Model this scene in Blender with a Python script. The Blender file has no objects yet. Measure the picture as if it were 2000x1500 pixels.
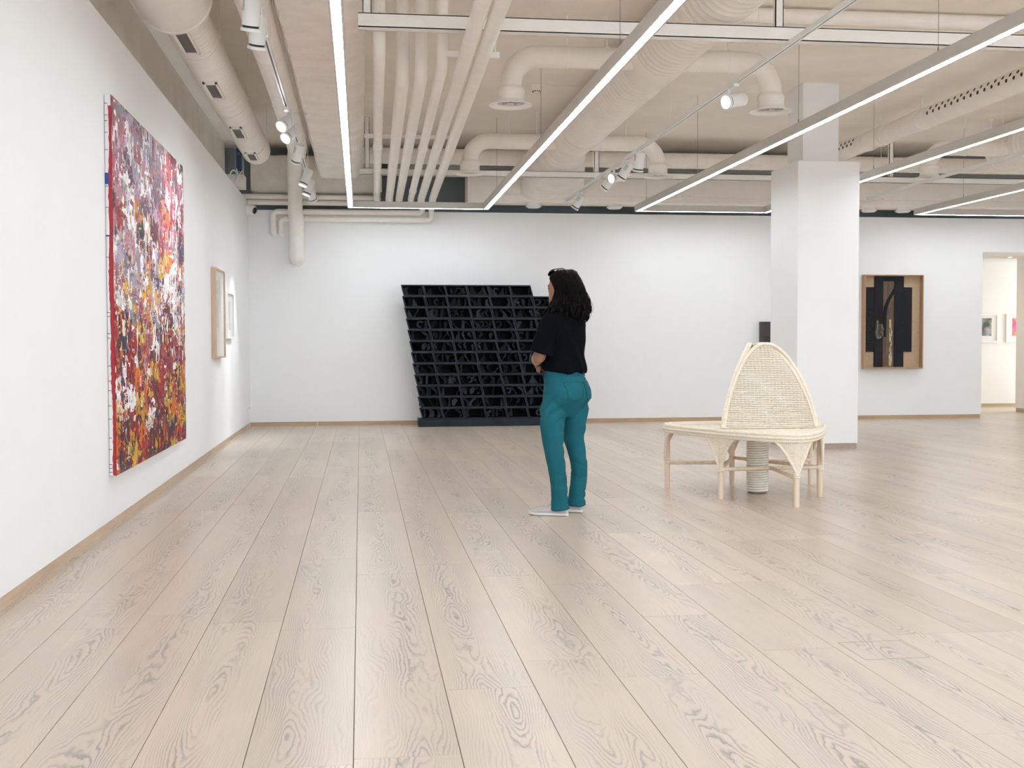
import bpy, bmesh, math, random
import numpy as np
from mathutils import Vector, Matrix
from mathutils.bvhtree import BVHTree

random.seed(7)
rng = np.random.default_rng(11)
scene = bpy.context.scene
COL = scene.collection

# ------------------------------------------------------------------ camera
yaw, pit, rol, FPX = 0.12970, 0.03421, -0.00280, 2264.7
fw = Vector((math.sin(yaw)*math.cos(pit), math.cos(yaw)*math.cos(pit), -math.sin(pit)))
rt = Vector((math.cos(yaw), -math.sin(yaw), 0)); up = rt.cross(fw)
r2 = rt*math.cos(rol) + up*math.sin(rol); u2 = -rt*math.sin(rol) + up*math.cos(rol)
cam = bpy.data.cameras.new('camera'); camo = bpy.data.objects.new('camera', cam); COL.objects.link(camo)
cam.sensor_width = 36.0; cam.lens = FPX/2000*36.0; cam.clip_start = 0.05; cam.clip_end = 200
camo.matrix_world = Matrix(((r2.x, u2.x, -fw.x, 0), (r2.y, u2.y, -fw.y, 0), (r2.z, u2.z, -fw.z, 1.15), (0, 0, 0, 1)))
scene.camera = camo

# ------------------------------------------------------------------ world, exposure
w = bpy.data.worlds.new('sky'); scene.world = w; w.use_nodes = True
w.node_tree.nodes['Background'].inputs[0].default_value = (0.80, 0.90, 1.0, 1)
w.node_tree.nodes['Background'].inputs[1].default_value = 2.5
scene.view_settings.view_transform = 'Standard'
scene.view_settings.look = 'None'
scene.view_settings.exposure = 1.10
scene.cycles.diffuse_bounces = 8; scene.cycles.max_bounces = 12
scene.view_settings.gamma = 1.0
STRIP = 14.0          # brightness of the linear lights
# daylight comes through the windows of the wall behind the viewer
WINS = [(-0.6, 2.2), (2.8, 5.6), (6.2, 9.0), (9.6, 12.4)]
REAR = -2.5
for a, b in WINS:
    l = bpy.data.lights.new('window_portal', 'AREA'); l.shape = 'RECTANGLE'; l.size = b-a; l.size_y = 2.5
    l.cycles.is_portal = True
    o = bpy.data.objects.new('window_portal', l); COL.objects.link(o)
    o.location = ((a+b)/2, REAR-0.02, 1.65); o.rotation_euler = (math.pi/2, 0, 0)

# ------------------------------------------------------------------ helpers
def tag(o, label=None, cat=None, group=None, kind=None):
    if label: o['label'] = label
    if cat: o['category'] = cat
    if group: o['group'] = group
    if kind: o['kind'] = kind
    return o

def empty(name, loc=(0, 0, 0), label=None, cat=None, group=None):
    o = bpy.data.objects.new(name, None); COL.objects.link(o); o.location = loc; o.empty_display_size = 0.05
    return tag(o, label, cat, group)

def link(name, me, mat=None, parent=None, smooth=False, loc=None):
    o = bpy.data.objects.new(name, me); COL.objects.link(o)
    if mat is not None and not me.materials: me.materials.append(mat)
    if smooth:
        me.polygons.foreach_set('use_smooth', [True]*len(me.polygons))
    if loc is not None: o.location = loc
    if parent is not None:
        o.parent = parent
        if loc is None:   # mesh was given in world coordinates
            o.matrix_parent_inverse = Matrix.Translation(-Vector(world_loc(parent)))
    return o

def world_loc(o):
    v = Vector((0, 0, 0)); m = Matrix.Identity(4)
    while o is not None:
        m = o.matrix_parent_inverse @ Matrix.LocRotScale(o.location, o.rotation_euler, o.scale) @ m if o.parent else Matrix.LocRotScale(o.location, o.rotation_euler, o.scale) @ m
        o = o.parent
    return m.translation

def frame_for(d, ref=None):
    d = Vector(d).normalized()
    a = Vector((0, 0, 1)) if abs(d.z) < 0.95 else Vector((1, 0, 0))
    if ref is not None: a = Vector(ref)
    x = a.cross(d)
    if x.length < 1e-6: x = Vector((1, 0, 0)).cross(d)
    x.normalize(); y = d.cross(x)
    return x, y, d

class MB:
    def __init__(s): s.v = []; s.f = []
    def box(s, x0, x1, y0, y1, z0, z1):
        b = len(s.v)
        s.v += [(x, y, z) for x in (x0, x1) for y in (y0, y1) for z in (z0, z1)]
        s.f += [tuple(b+i for i in q) for q in ((0, 1, 3, 2), (4, 6, 7, 5), (0, 4, 5, 1), (2, 3, 7, 6), (0, 2, 6, 4), (1, 5, 7, 3))]
        return s
    def bevbox(s, x0, x1, y0, y1, z0, z1, bv=0.004, seg=1):
        bm = bmesh.new(); bmesh.ops.create_cube(bm, size=1)
        for v in bm.verts:
            v.co = Vector(((x0+x1)/2+v.co.x*(x1-x0), (y0+y1)/2+v.co.y*(y1-y0), (z0+z1)/2+v.co.z*(z1-z0)))
        bmesh.ops.bevel(bm, geom=bm.edges[:], offset=bv, segments=seg, profile=0.5, affect='EDGES')
        return s.add_bm(bm)
    def add_bm(s, bm, mat=None):
        b = len(s.v); bm.verts.index_update()
        s.v += [tuple((mat @ v.co) if mat else v.co) for v in bm.verts]
        s.f += [tuple(b+v.index for v in f.verts) for f in bm.faces]
        bm.free(); return s
    def obox(s, p0, p1, wx, wy, ref=None):
        """square bar from p0 to p1"""
        p0, p1 = Vector(p0), Vector(p1); x, y, d = frame_for(p1-p0, ref); b = len(s.v)
        for p in (p0, p1):
            for i, j in ((-1, -1), (1, -1), (1, 1), (-1, 1)): s.v.append(tuple(p+x*wx/2*i+y*wy/2*j))
        s.f += [tuple(b+i for i in q) for q in ((3, 2, 1, 0), (4, 5, 6, 7), (0, 1, 5, 4), (1, 2, 6, 5), (2, 3, 7, 6), (3, 0, 4, 7))]
        return s
    def tube(s, pts, rad, n=12, cap=True, squash=1.0):
        pts = [Vector(p) for p in pts]
        if not hasattr(rad, '__len__'): rad = [rad]*len(pts)
        b = len(s.v); k = len(pts)
        tang = []
        for i in range(k):
            a = pts[max(0, i-1)]; c = pts[min(k-1, i+1)]; tang.append((c-a).normalized())
        x, y, _ = frame_for(tang[0])
        for i in range(k):
            d = tang[i]; x = (x - d*x.dot(d))
            if x.length < 1e-6: x, _, _ = frame_for(d)
            x.normalize(); y = d.cross(x)
            for j in range(n):
                t = 2*math.pi*j/n
                s.v.append(tuple(pts[i] + (x*math.cos(t) + y*math.sin(t)*squash)*rad[i]))
        for i in range(k-1):
            for j in range(n):
                a = b+i*n+j; c = b+i*n+(j+1) % n
                s.f.append((a, c, c+n, a+n))
        if cap:
            s.f.append(tuple(b+j for j in reversed(range(n)))); s.f.append(tuple(b+(k-1)*n+j for j in range(n)))
        return s
    def lathe(s, c, prof, d=(0, 0, 1), n=24, cap=True):
        """prof: (radius, distance along d)"""
        c = Vector(c); x, y, d = frame_for(d); b = len(s.v)
        for r, t in prof:
            for j in range(n):
                a = 2*math.pi*j/n
                s.v.append(tuple(c + d*t + (x*math.cos(a)+y*math.sin(a))*r))
        for i in range(len(prof)-1):
            for j in range(n):
                p = b+i*n+j; q = b+i*n+(j+1) % n
                s.f.append((p, q, q+n, p+n))
        if cap:
            s.f.append(tuple(b+j for j in reversed(range(n)))); s.f.append(tuple(b+(len(prof)-1)*n+j for j in range(n)))
        return s
    def prism(s, poly, fn, t0, t1):
        """poly 2d, fn(a,b,t)->xyz"""
        b = len(s.v); n = len(poly)
        for t in (t0, t1):
            s.v += [tuple(fn(p[0], p[1], t)) for p in poly]
        s.f.append(tuple(b+i for i in range(n))); s.f.append(tuple(b+n+i for i in reversed(range(n))))
        for i in range(n): s.f.append((b+i, b+n+i, b+n+(i+1) % n, b+(i+1) % n))
        return s
    def loft(s, rings, n=24, cap=True):
        """rings: list of lists of n points"""
        b = len(s.v); n = len(rings[0])
        for r in rings: s.v += [tuple(p) for p in r]
        for i in range(len(rings)-1):
            for j in range(n):
                p = b+i*n+j; q = b+i*n+(j+1) % n
                s.f.append((p, q, q+n, p+n))
        if cap:
            s.f.append(tuple(b+j for j in reversed(range(n)))); s.f.append(tuple(b+(len(rings)-1)*n+j for j in range(n)))
        return s
    def mesh(s, name):
        me = bpy.data.meshes.new(name); me.from_pydata(s.v, [], s.f); me.validate()
        bm = bmesh.new(); bm.from_mesh(me); bmesh.ops.recalc_face_normals(bm, faces=bm.faces); bm.to_mesh(me); bm.free()
        return me
    def build(s, name, mat, parent=None, smooth=False, loc=None, auto=True):
        me = s.mesh(name)
        o = link(name, me, mat, parent, False, loc)
        if smooth:
            me.polygons.foreach_set('use_smooth', [True]*len(me.polygons))
            if auto: sharp_edges(me, 40)
        return o

def sharp_edges(me, deg):
    bm = bmesh.new(); bm.from_mesh(me); c = math.radians(deg)
    for e in bm.edges:
        if len(e.link_faces) == 2 and e.calc_face_angle(0) > c: e.smooth = False
    bm.to_mesh(me); bm.free()

def arc(c, a, b, r, n=8):
    """quarter bend centred at c from direction a to direction b"""
    c, a, b = Vector(c), Vector(a), Vector(b)
    return [c + a*r*math.cos(t) + b*r*math.sin(t) for t in [math.pi/2*i/n for i in range(n+1)]]

# ------------------------------------------------------------------ materials
class NT:
    def __init__(s, name):
        s.m = bpy.data.materials.new(name); s.m.use_nodes = True; s.t = s.m.node_tree
        s.p = s.t.nodes['Principled BSDF']; s.out = s.t.nodes['Material Output']
    def n(s, typ, **kw):
        nd = s.t.nodes.new(typ)
        for k, v in kw.items():
            if k.startswith('i_'):
                key = k[2:]; key = int(key) if key.isdigit() else key.replace('_', ' ')
                s.set(nd.inputs[key], v)
            else: setattr(nd, k, v)
        return nd
    def set(s, sock, v):
        if isinstance(v, bpy.types.NodeSocket): s.t.links.new(v, sock)
        elif isinstance(v, bpy.types.Node): s.t.links.new(v.outputs[0], sock)
        else: sock.default_value = v
    def math(s, op, a, b=0.0, c=0.0):
        nd = s.t.nodes.new('ShaderNodeMath'); nd.operation = op
        s.set(nd.inputs[0], a); s.set(nd.inputs[1], b); s.set(nd.inputs[2], c); return nd.outputs[0]
    def mix(s, f, a, b, mode='MIX'):
        nd = s.t.nodes.new('ShaderNodeMix'); nd.data_type = 'RGBA'; nd.blend_type = mode
        s.set(nd.inputs[0], f); s.set(nd.inputs[6], a if not isinstance(a, tuple) else (*a, 1)[:4]); s.set(nd.inputs[7], b if not isinstance(b, tuple) else (*b, 1)[:4])
        return nd.outputs[2]
    def noise(s, vec, scale, detail=3, rough=0.55, dist=0.0):
        nd = s.n('ShaderNodeTexNoise'); s.set(nd.inputs['Vector'], vec)
        nd.inputs['Scale'].default_value = scale; nd.inputs['Detail'].default_value = detail
        nd.inputs['Roughness'].default_value = rough; nd.inputs['Distortion'].default_value = dist
        return nd.outputs[0]
    def ramp(s, f, stops, interp='LINEAR'):
        nd = s.n('ShaderNodeValToRGB'); s.set(nd.inputs[0], f); cr = nd.color_ramp; cr.interpolation = interp
        while len(cr.elements) < len(stops): cr.elements.new(0.5)
        for e, (p, c) in zip(cr.elements, stops):
            e.position = p; e.color = (*c, 1) if hasattr(c, '__len__') else (c, c, c, 1)
        return nd.outputs[0]
    def bump(s, h, strength=0.2, dist=0.01):
        nd = s.n('ShaderNodeBump'); s.set(nd.inputs['Height'], h)
        nd.inputs['Strength'].default_value = strength; nd.inputs['Distance'].default_value = dist
        s.t.links.new(nd.outputs[0], s.p.inputs['Normal'])
    def pos(s): return s.n('ShaderNodeNewGeometry').outputs['Position']
    def obj(s): return s.n('ShaderNodeTexCoord').outputs['Object']
    def scale(s, v, sc):
        nd = s.n('ShaderNodeMapping'); s.set(nd.inputs['Vector'], v); nd.inputs['Scale'].default_value = sc; return nd.outputs[0]

def paint(name, col, rough=0.6, var=0.04, nscale=6.0, bump=0.05, bscale=90, metal=0.0, spec=0.5):
    k = NT(name); v = k.pos()
    n = k.noise(v, nscale, 4)
    a = tuple(c*(1-var) for c in col); b = tuple(min(1, c*(1+var)) for c in col)
    k.set(k.p.inputs['Base Color'], k.ramp(n, [(0.3, a), (0.7, b)]))
    k.p.inputs['Roughness'].default_value = rough; k.p.inputs['Metallic'].default_value = metal
    k.p.inputs['Specular IOR Level'].default_value = spec
    if bump: k.bump(k.noise(v, bscale, 3), bump, 0.004)
    return k.m

def emit(name, col, s):
    k = NT(name); k.p.inputs['Base Color'].default_value = (0.8, 0.8, 0.8, 1)
    k.p.inputs['Emission Color'].default_value = (*col, 1); k.p.inputs['Emission Strength'].default_value = s
    return k.m

def wood(name, a, b, axis, sc=1.0, rough=0.5):
    k = NT(name); s = [22*sc]*3; s['xyz'.index(axis)] = 1.6*sc
    v = k.scale(k.pos(), s); n = k.noise(v, 1.0, 5, 0.6, 0.6); n2 = k.noise(v, 6.0, 2)
    f = k.math('ADD', k.math('MULTIPLY', n, 0.75), k.math('MULTIPLY', n2, 0.25))
    k.set(k.p.inputs['Base Color'], k.ramp(f, [(0.32, a), (0.62, b)]))
    k.p.inputs['Roughness'].default_value = rough; k.bump(f, 0.15, 0.002)
    return k.m

def glass(name):
    k = NT(name); k.t.nodes.remove(k.p)
    g = k.n('ShaderNodeBsdfGlossy'); g.inputs['Roughness'].default_value = 0.02
    t = k.n('ShaderNodeBsdfTransparent'); f = k.n('ShaderNodeLayerWeight'); f.inputs[0].default_value = 0.5
    m = k.n('ShaderNodeMixShader'); k.set(m.inputs[0], k.math('ADD', 0.008, k.math('MULTIPLY', k.math('POWER', f.outputs['Facing'], 5.0), 0.30)))
    k.t.links.new(t.outputs[0], m.inputs[1]); k.t.links.new(g.outputs[0], m.inputs[2]); k.t.links.new(m.outputs[0], k.out.inputs[0])
    return k.m

W_WALL = paint('white_wall_paint', (0.875, 0.885, 0.895), 0.75, 0.01, 2, 0.03, 160)
W_CEIL = paint('ceiling_paint', (0.90, 0.845, 0.775), 0.85, 0.05, 1.4, 0.35, 28)
W_UPL = paint('old_wall_paint', (0.90, 0.865, 0.81), 0.9, 0.06, 3.0, 0.4, 30)
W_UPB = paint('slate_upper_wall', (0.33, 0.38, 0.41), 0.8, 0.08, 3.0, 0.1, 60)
W_DUCT = paint('duct_paint', (0.90, 0.86, 0.805), 0.5, 0.03, 5, 0.06, 60)
W_PIPE = paint('pipe_paint', (0.90, 0.865, 0.815), 0.5, 0.03, 7, 0.05, 70)
W_PLAST = paint('rough_plaster', (0.90, 0.855, 0.80), 0.9, 0.06, 5, 0.6, 22)
W_STEEL = paint('white_powder_coat', (0.89, 0.885, 0.865), 0.45, 0.02, 8, 0.0)
ALU = paint('strip_housing_paint', (0.60, 0.585, 0.555), 0.45, 0.02, 8, 0.0)
SPOTW = paint('spotlight_white', (0.84, 0.86, 0.86), 0.35, 0.02, 8, 0.0)
BLACK = paint('black_plastic', (0.012, 0.012, 0.013), 0.4, 0.1, 8, 0.0)
DGREY = paint('dark_grille', (0.20, 0.195, 0.185), 0.6, 0.1, 60, 0.0)
CABLE = paint('steel_cable', (0.30, 0.29, 0.28), 0.4, 0.05, 8, 0.0, metal=0.6)
LED = emit('led_diffuser', (0.875, 0.945, 1.0), STRIP)
LENS = emit('spot_lens', (0.93, 0.95, 1.0), 14.0)
LENSOFF = paint('unlit_lens', (0.35, 0.36, 0.38), 0.2, 0.05, 8, 0)
OAK_Y = wood('oak_baseboard_y', (0.50, 0.37, 0.26), (0.62, 0.48, 0.36), 'y')
OAK_X = wood('oak_baseboard_x', (0.46, 0.31, 0.19), (0.56, 0.40, 0.26), 'x')
OAK_Z = wood('oak_frame', (0.55, 0.38, 0.26), (0.68, 0.50, 0.37), 'z')
GLASS = glass('picture_glass')

# ------------------------------------------------------------------ floor: wide limed oak planks
def floor_material():
    k = NT('limed_oak_planks')
    at = k.n('ShaderNodeAttribute', attribute_name='pl'); at.attribute_type = 'GEOMETRY'
    sp = k.n('ShaderNodeSeparateXYZ'); k.set(sp.inputs[0], at.outputs['Vector'])
    x, y, r = sp.outputs
    rz = k.math('MULTIPLY', r, 57.0)
    def vec(sx, sy):
        c = k.n('ShaderNodeCombineXYZ'); k.set(c.inputs[0], k.math('MULTIPLY', x, sx)); k.set(c.inputs[1], k.math('MULTIPLY', y, sy)); k.set(c.inputs[2], rz); return c.outputs[0]
    n1 = k.noise(vec(5.2, 0.9), 1.0, 2.0, 0.45)
    warp = k.noise(vec(26.0, 9.0), 1.0, 3, 0.6)
    off = k.math('SUBTRACT', x, k.math('MULTIPLY', k.math('SUBTRACT', r, 0.5), 0.14))
    ax = k.math('POWER', k.math('ABSOLUTE', k.math('MULTIPLY', off, 6.6)), 1.5)
    fld = k.math('ADD', k.math('ADD', k.math('MULTIPLY', n1, 24.0), k.math('MULTIPLY', ax, 11.0)), k.math('MULTIPLY', warp, 1.7))
    fr = k.math('FRACT', fld)
    line = k.ramp(fr, [(0.0, 1.0), (0.10, 0.75), (0.34, 0.10), (0.72, 0.0), (0.93, 0.35), (1.0, 1.0)])
    zone = k.ramp(k.noise(vec(7.0, 0.9), 1.3, 3, 0.6), [(0.36, 0.12), (0.58, 1.0)])
    centre = k.ramp(k.math('ABSOLUTE', k.math('MULTIPLY', off, 6.6)), [(0.1, 1.0), (0.85, 0.30)])
    gs = k.math('MULTIPLY', k.math('MULTIPLY', line, zone), centre)
    fib = k.noise(vec(120.0, 2.5), 1.0, 2, 0.5)
    blot = k.noise(vec(3.0, 2.2), 1.0, 3, 0.5)
    ca = k.ramp(r, [(0.0, (0.52, 0.425, 0.34)), (0.35, (0.62, 0.515, 0.415)), (0.7, (0.565, 0.47, 0.39)), (1.0, (0.655, 0.54, 0.43))])
    c1 = k.mix(k.ramp(blot, [(0.45, 0.0), (0.75, 0.45)]), ca, (0.50, 0.445, 0.40))
    c2 = k.mix(k.ramp(fib, [(0.35, 0.0), (0.75, 0.22)]), c1, (0.45, 0.37, 0.30))
    c3 = k.mix(k.math('MULTIPLY', gs, 0.9), c2, (0.20, 0.185, 0.18))
    k.set(k.p.inputs['Base Color'], c3)
    k.p.inputs['Roughness'].default_value = 0.30
    k.p.inputs['Specular IOR Level'].default_value = 0.5
    return k.m
FLOORM = floor_material()
SUB = paint('dark_subfloor', (0.16, 0.12, 0.09), 0.9, 0.1, 5, 0)
floor = MB().box(-1.7, 13.5, REAR-0.2, 17.0, -0.12, -0.020).build('floor', SUB); floor['kind'] = 'structure'

def in_view(x, y):
    """whether a floor point lies inside the camera's frame"""
    v = Vector((x, y, -1.15)); z = v.dot(fw)
    if z < 0.3: return False
    return abs(v.dot(r2)/z*FPX) < 1010 and abs(v.dot(u2)/z*FPX) < 770
def plank_geo(x0, x1, y0, y1, r):
    g = 0.0010; cx = (x0+x1)/2; b = 0.0009
    vs = []; fs = []
    a = (x0+g, x1-g, y0+g*0.7, y1-g*0.7); t = (a[0]+b, a[1]-b, a[2]+b, a[3]-b)
    for q, z in ((a, -0.0205), (a, -b), (t, 0.0)):
        vs += [(q[0], q[2], z), (q[1], q[2], z), (q[1], q[3], z), (q[0], q[3], z)]
    for i in range(2):
        for j in range(4): fs.append((i*4+j, i*4+(j+1) % 4, (i+1)*4+(j+1) % 4, (i+1)*4+j))
    fs.append((8, 9, 10, 11))
    at = [(v[0]-cx, v[1]+r*40, r) for v in vs]
    return vs, fs, at
def plank_mesh(vs, fs, at):
    me = bpy.data.meshes.new('plank'); me.from_pydata(vs, [], fs)
    A = me.attributes.new('pl', 'FLOAT_VECTOR', 'POINT'); A.data.foreach_set('vector', [c for p in at for c in p])
    me.materials.append(FLOORM); return me
PW = 0.3
rest_v, rest_f, rest_a = [], [], []
shown = []
k0 = -6
for k in range(k0, 47):
    x0 = -0.028 + PW*k; x1 = x0+PW
    if x1 < -1.56: continue
    x0 = max(x0, -1.58); x1 = min(x1, 13.4)
    if x1-x0 < 0.03: continue
    y = REAR-0.1 - random.random()*1.5
    while y < 16.72:
        L = random.choice([1.2, 1.55, 1.9, 2.2, 2.2, 2.6]); y1 = min(y+L, 16.72)
        if 16.72-y1 < 0.35: y1 = 16.72
        r = random.random(); g = plank_geo(x0, x1, y, y1, r)
        vis = any(in_view(px, y+(y1-y)*q/8) for px in (x0+.02, (x0+x1)/2, x1-.02) for q in range(9))
        if vis: shown.append(((x0+x1)/2, (y+y1)/2, g))
        else:
            b = len(rest_v); rest_v += g[0]; rest_f += [tuple(b+i for i in f) for f in g[1]]; rest_a += g[2]
        y = y1
shown.sort(key=lambda s: math.hypot(s[0], s[1]))
for i, (_, _, g) in enumerate(shown):
    if i < 298: link('plank', plank_mesh(*g), None, floor)
    else:
        b = len(rest_v); rest_v += g[0]; rest_f += [tuple(b+j for j in f) for f in g[1]]; rest_a += g[2]
o = link('plank_field', plank_mesh(rest_v, rest_f, rest_a), None, floor); o['kind'] = 'stuff'
print('planks in view', len(shown))

# ------------------------------------------------------------------ shell
LX, BY, RX = -1.55, 16.70, 13.2
CZ = 4.0
def struct(name, mb, mat, **k):
    o = mb.build(name, mat, **k); o['kind'] = 'structure'; return o
struct('ceiling', MB().box(-2.3, RX+.3, REAR-.3, 17.7, CZ, CZ+0.15), W_CEIL)
struct('wall_left', MB().box(LX-0.14, LX, REAR, BY, 0.062, 3.155), W_WALL)
struct('wall_left_upper', MB().box(-2.05, -1.88, REAR, 16.85, -0.1, CZ).box(-2.3, -2.05, REAR-.2, 17.6, -.1, CZ), W_UPL)  # outer slab is an extra shell, added to keep sky light from leaking in
struct('wall_back', MB().box(LX-0.14, 9.44, BY, BY+0.14, 0.058, 3.05).box(9.44, RX, BY, BY+0.14, 2.54, 3.05).box(12.4, RX, BY, BY+.14, .058, 2.54), W_WALL)
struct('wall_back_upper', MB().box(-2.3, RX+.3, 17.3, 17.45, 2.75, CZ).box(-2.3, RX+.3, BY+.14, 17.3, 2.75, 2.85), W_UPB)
struct('wall_right', MB().box(RX, RX+0.15, REAR, BY+.14, 0, CZ), W_WALL)
mb = MB().box(-2.05, RX+.15, REAR-0.2, REAR, 2.9, CZ).box(-2.05, RX+.15, REAR-.2, REAR, -.1, 0.4)
xs = [-2.05] + [q for wn in WINS for q in wn] + [RX+.15]
for i in range(0, len(xs), 2): mb.box(xs[i], xs[i+1], REAR-.2, REAR, .4, 2.9)
struct('wall_rear', mb, W_WALL)
for i, (a, b) in enumerate(WINS):
    m2 = MB()
    for q in (a, (a+b)/2, b): m2.box(max(a, q-.03), min(b, q+.03), REAR-.12, REAR-.06, .4, 2.9)
    for q in (.43, 2.87): m2.box(a, b, REAR-.12, REAR-.06, q-.03, q+.03)
    wo = struct('window_%d' % (i+1), m2, W_STEEL)
    m2 = MB().box(a+.03, b-.03, REAR-.094, REAR-.088, .46, 2.84); m2.build('window_pane', GLASS, wo)
struct('baseboard_left', MB().box(LX-0.06, LX-0.006, REAR, BY, 0, 0.060), OAK_Y)
struct('baseboard_back', MB().box(LX-0.006, -0.62, BY+0.006, BY+.06, 0, 0.056).box(-0.617, 9.43, BY+0.006, BY+.06, 0, 0.056), OAK_X)

# side room beyond the opening
W_WARM = paint('side_room_paint', (0.83, 0.80, 0.75), 0.75, 0.01, 2, 0.03, 160)
struct('floor_side_room', MB().box(9.3, 13.3, 16.72, 20.3, -0.06, -0.002), wood('side_room_oak', (0.55, .45, .36), (0.62, .52, .42), 'y', .4, .35))
struct('wall_side_back', MB().box(9.2, 13.3, 19.55, 19.7, 0.06, 2.9), W_WARM)
struct('baseboard_side_back', MB().box(9.2, 13.3, 19.56, 19.6, 0, 0.058), OAK_X)
struct('wall_side_left', MB().box(9.3, 9.44, BY+.14, 19.6, 0.0, 2.9), W_WARM)
struct('wall_side_right', MB().box(10.93, 11.07, BY+.9, 18.25, 0.06, 2.9).box(11.07, 13.3, 18.11, 18.25, 0.06, 2.9), W_WARM)
struct('baseboard_side_right', MB().box(10.936, 11.06, BY+.9, 18.244, 0, 0.058), OAK_Y)
struct('ceiling_side_room', MB().box(9.2, 13.3, BY+.14, 19.7, 2.56, 2.7), W_WARM)

# ------------------------------------------------------------------ pillar
pil = empty('pillar', (5.03, 12.46, 0), 'square white boxed pillar with a narrower shaft rising to the ceiling', 'pillar')
MB().bevbox(4.685, 5.38, 12.05, 12.88, 0.06, 3.12, .003).build('casing', W_WALL, pil)
MB().bevbox(4.815, 5.225, 12.25, 12.71, 3.12, CZ, .003).build('shaft', W_WALL, pil)
MB().box(4.693, 5.372, 12.058, 12.872, 0, .06).build('plinth_strip', paint('grey_oak_strip', (.42, .33, .27), .5, .1, 20, 0), pil)

# ------------------------------------------------------------------ linear lights (U shaped, hung on cables)
ZL, HW, HH, YE = 3.0, 0.04, 0.085, 15.92
def linear_light(xa, xb, label, y0=-1.5, cablesA=(), cablesB=(), topA=CZ):
    t = empty('linear_light', ((xa+xb)/2, YE, ZL), label, 'ceiling light', 'linear lights hung in long loops')
    for X in (xa, xb):
        m = MB(); e = 0.012
        m.box(X-HW, X+HW, y0, YE, ZL+.012, ZL+HH); m.box(X-HW, X-HW+e, y0, YE, ZL, ZL+.012); m.box(X+HW-e, X+HW, y0, YE, ZL, ZL+.012)
        m.build('housing', ALU, t)
        MB().box(X-HW+e, X+HW-e, y0, YE-e, ZL+.002, ZL+.010).build('diffuser', LED, t)
    m = MB().box(xa+HW, xb-HW, YE-2*HW, YE, ZL+.012, ZL+HH); m.box(xa+HW, xb-HW, YE-.012, YE, ZL, ZL+.012); m.box(xa+HW, xb-HW, YE-2*HW, YE-2*HW+.012, ZL, ZL+.012)
    m.build('end_housing', ALU, t)
    MB().box(xa+HW, xb-HW, YE-2*HW+.012, YE-.012, ZL+.002, ZL+.010).build('end_diffuser', LED, t)
    for X, cs, tz in ((xa, cablesA, topA), (xb, cablesB, CZ)):
        for cy in cs:
            m = MB().tube([(X, cy, ZL+HH), (X, cy, tz-.001)], 0.0022, 5); m.lathe((X, cy, ZL+HH), [(.006, 0), (.006, .035), (.003, .05)], n=8)
            m.tube([(X-.03, cy, ZL+HH+.004), (X+.03, cy, ZL+HH+.004)], .003, 5)
            m.build('suspension_cable', CABLE, t)
linear_light(-0.122, 1.72, 'long white linear light loop hanging beside the plaster beam and white pipes', cablesA=(5, 9.5, 14), cablesB=(4.5, 7.6, 11.0, 14.6), topA=3.447)
linear_light(3.85, 5.70, 'long white linear light loop whose far end passes behind the pillar', cablesA=(4.3, 7.4, 9.9, 13.0, 15.4), cablesB=(5, 8.6, 12.4, 15.0))
linear_light(7.97, 9.85, 'long white linear light loop hanging nearest the side room opening', cablesA=(9, 12.1, 14.6), cablesB=(9, 12, 15.0))

# ------------------------------------------------------------------ ducts
def duct_tube(mb, p0, p1, r, pitch=0.11, rib=0.0035, n=36):
    p0, p1 = Vector(p0), Vector(p1); L = (p1-p0).length; d = (p1-p0)/L
    pts, rad = [], []; t = 0.0
    while t < L:
        for dt, dr in ((0, 0), (pitch*.80, 0), (pitch*.86, rib), (pitch*.94, rib)):
            if t+dt < L: pts.append(p0+d*(t+dt)); rad.append(r+dr)
        t += pitch
    pts.append(p1); rad.append(r)
    return mb.tube(pts, rad, n)
def collar(y0, y1, x, z, r, parent):
    m = MB().tube([(x, y0, z), (x, y0, z), (x, y0+.012, z), (x, y1-.012, z), (x, y1, z)], [r-.004, r+.006, r+.010, r+.010, r+.004], 36)
    return m.build('collar', W_DUCT, parent, True)
def diffuser(c, parent):
    """round ceiling valve: neck, flange and central cone, c = bottom centre"""
    x, y, z = c
    m = MB().lathe((x, y, z), [(.118, .02), (.118, .10), (.121, .105), (.121, .135), (.118, .14), (.100, .165), (.094, .17)], n=32, cap=False)
    dn = m.build('diffuser_neck', W_DUCT, parent, True)
    m = MB().lathe((x, y, z), [(.118, .03), (.185, .012), (.190, .004), (.183, 0), (.150, .010), (.125, .03), (.118, .05)], n=40, cap=False)
    m.build('flange', W_STEEL, dn, True)
    m = MB().lathe((x, y, z), [(.0, .012), (.02, .012), (.028, .02), (.02, .035), (.05, .05), (.118, .06)], n=32, cap=False)
    for q in range(6):
        a = q*math.pi/3; m.obox((x+.02*math.cos(a), y+.02*math.sin(a), z+.03), (x+.117*math.cos(a), y+.117*math.sin(a), z+.04), .004, .02)
    m.build('valve_cone', paint('valve_shadow_white', (.62, .59, .55), .5, .02, 5, 0) if 'valve_shadow_white' not in bpy.data.materials else bpy.data.materials['valve_shadow_white'], dn, True)
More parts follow.
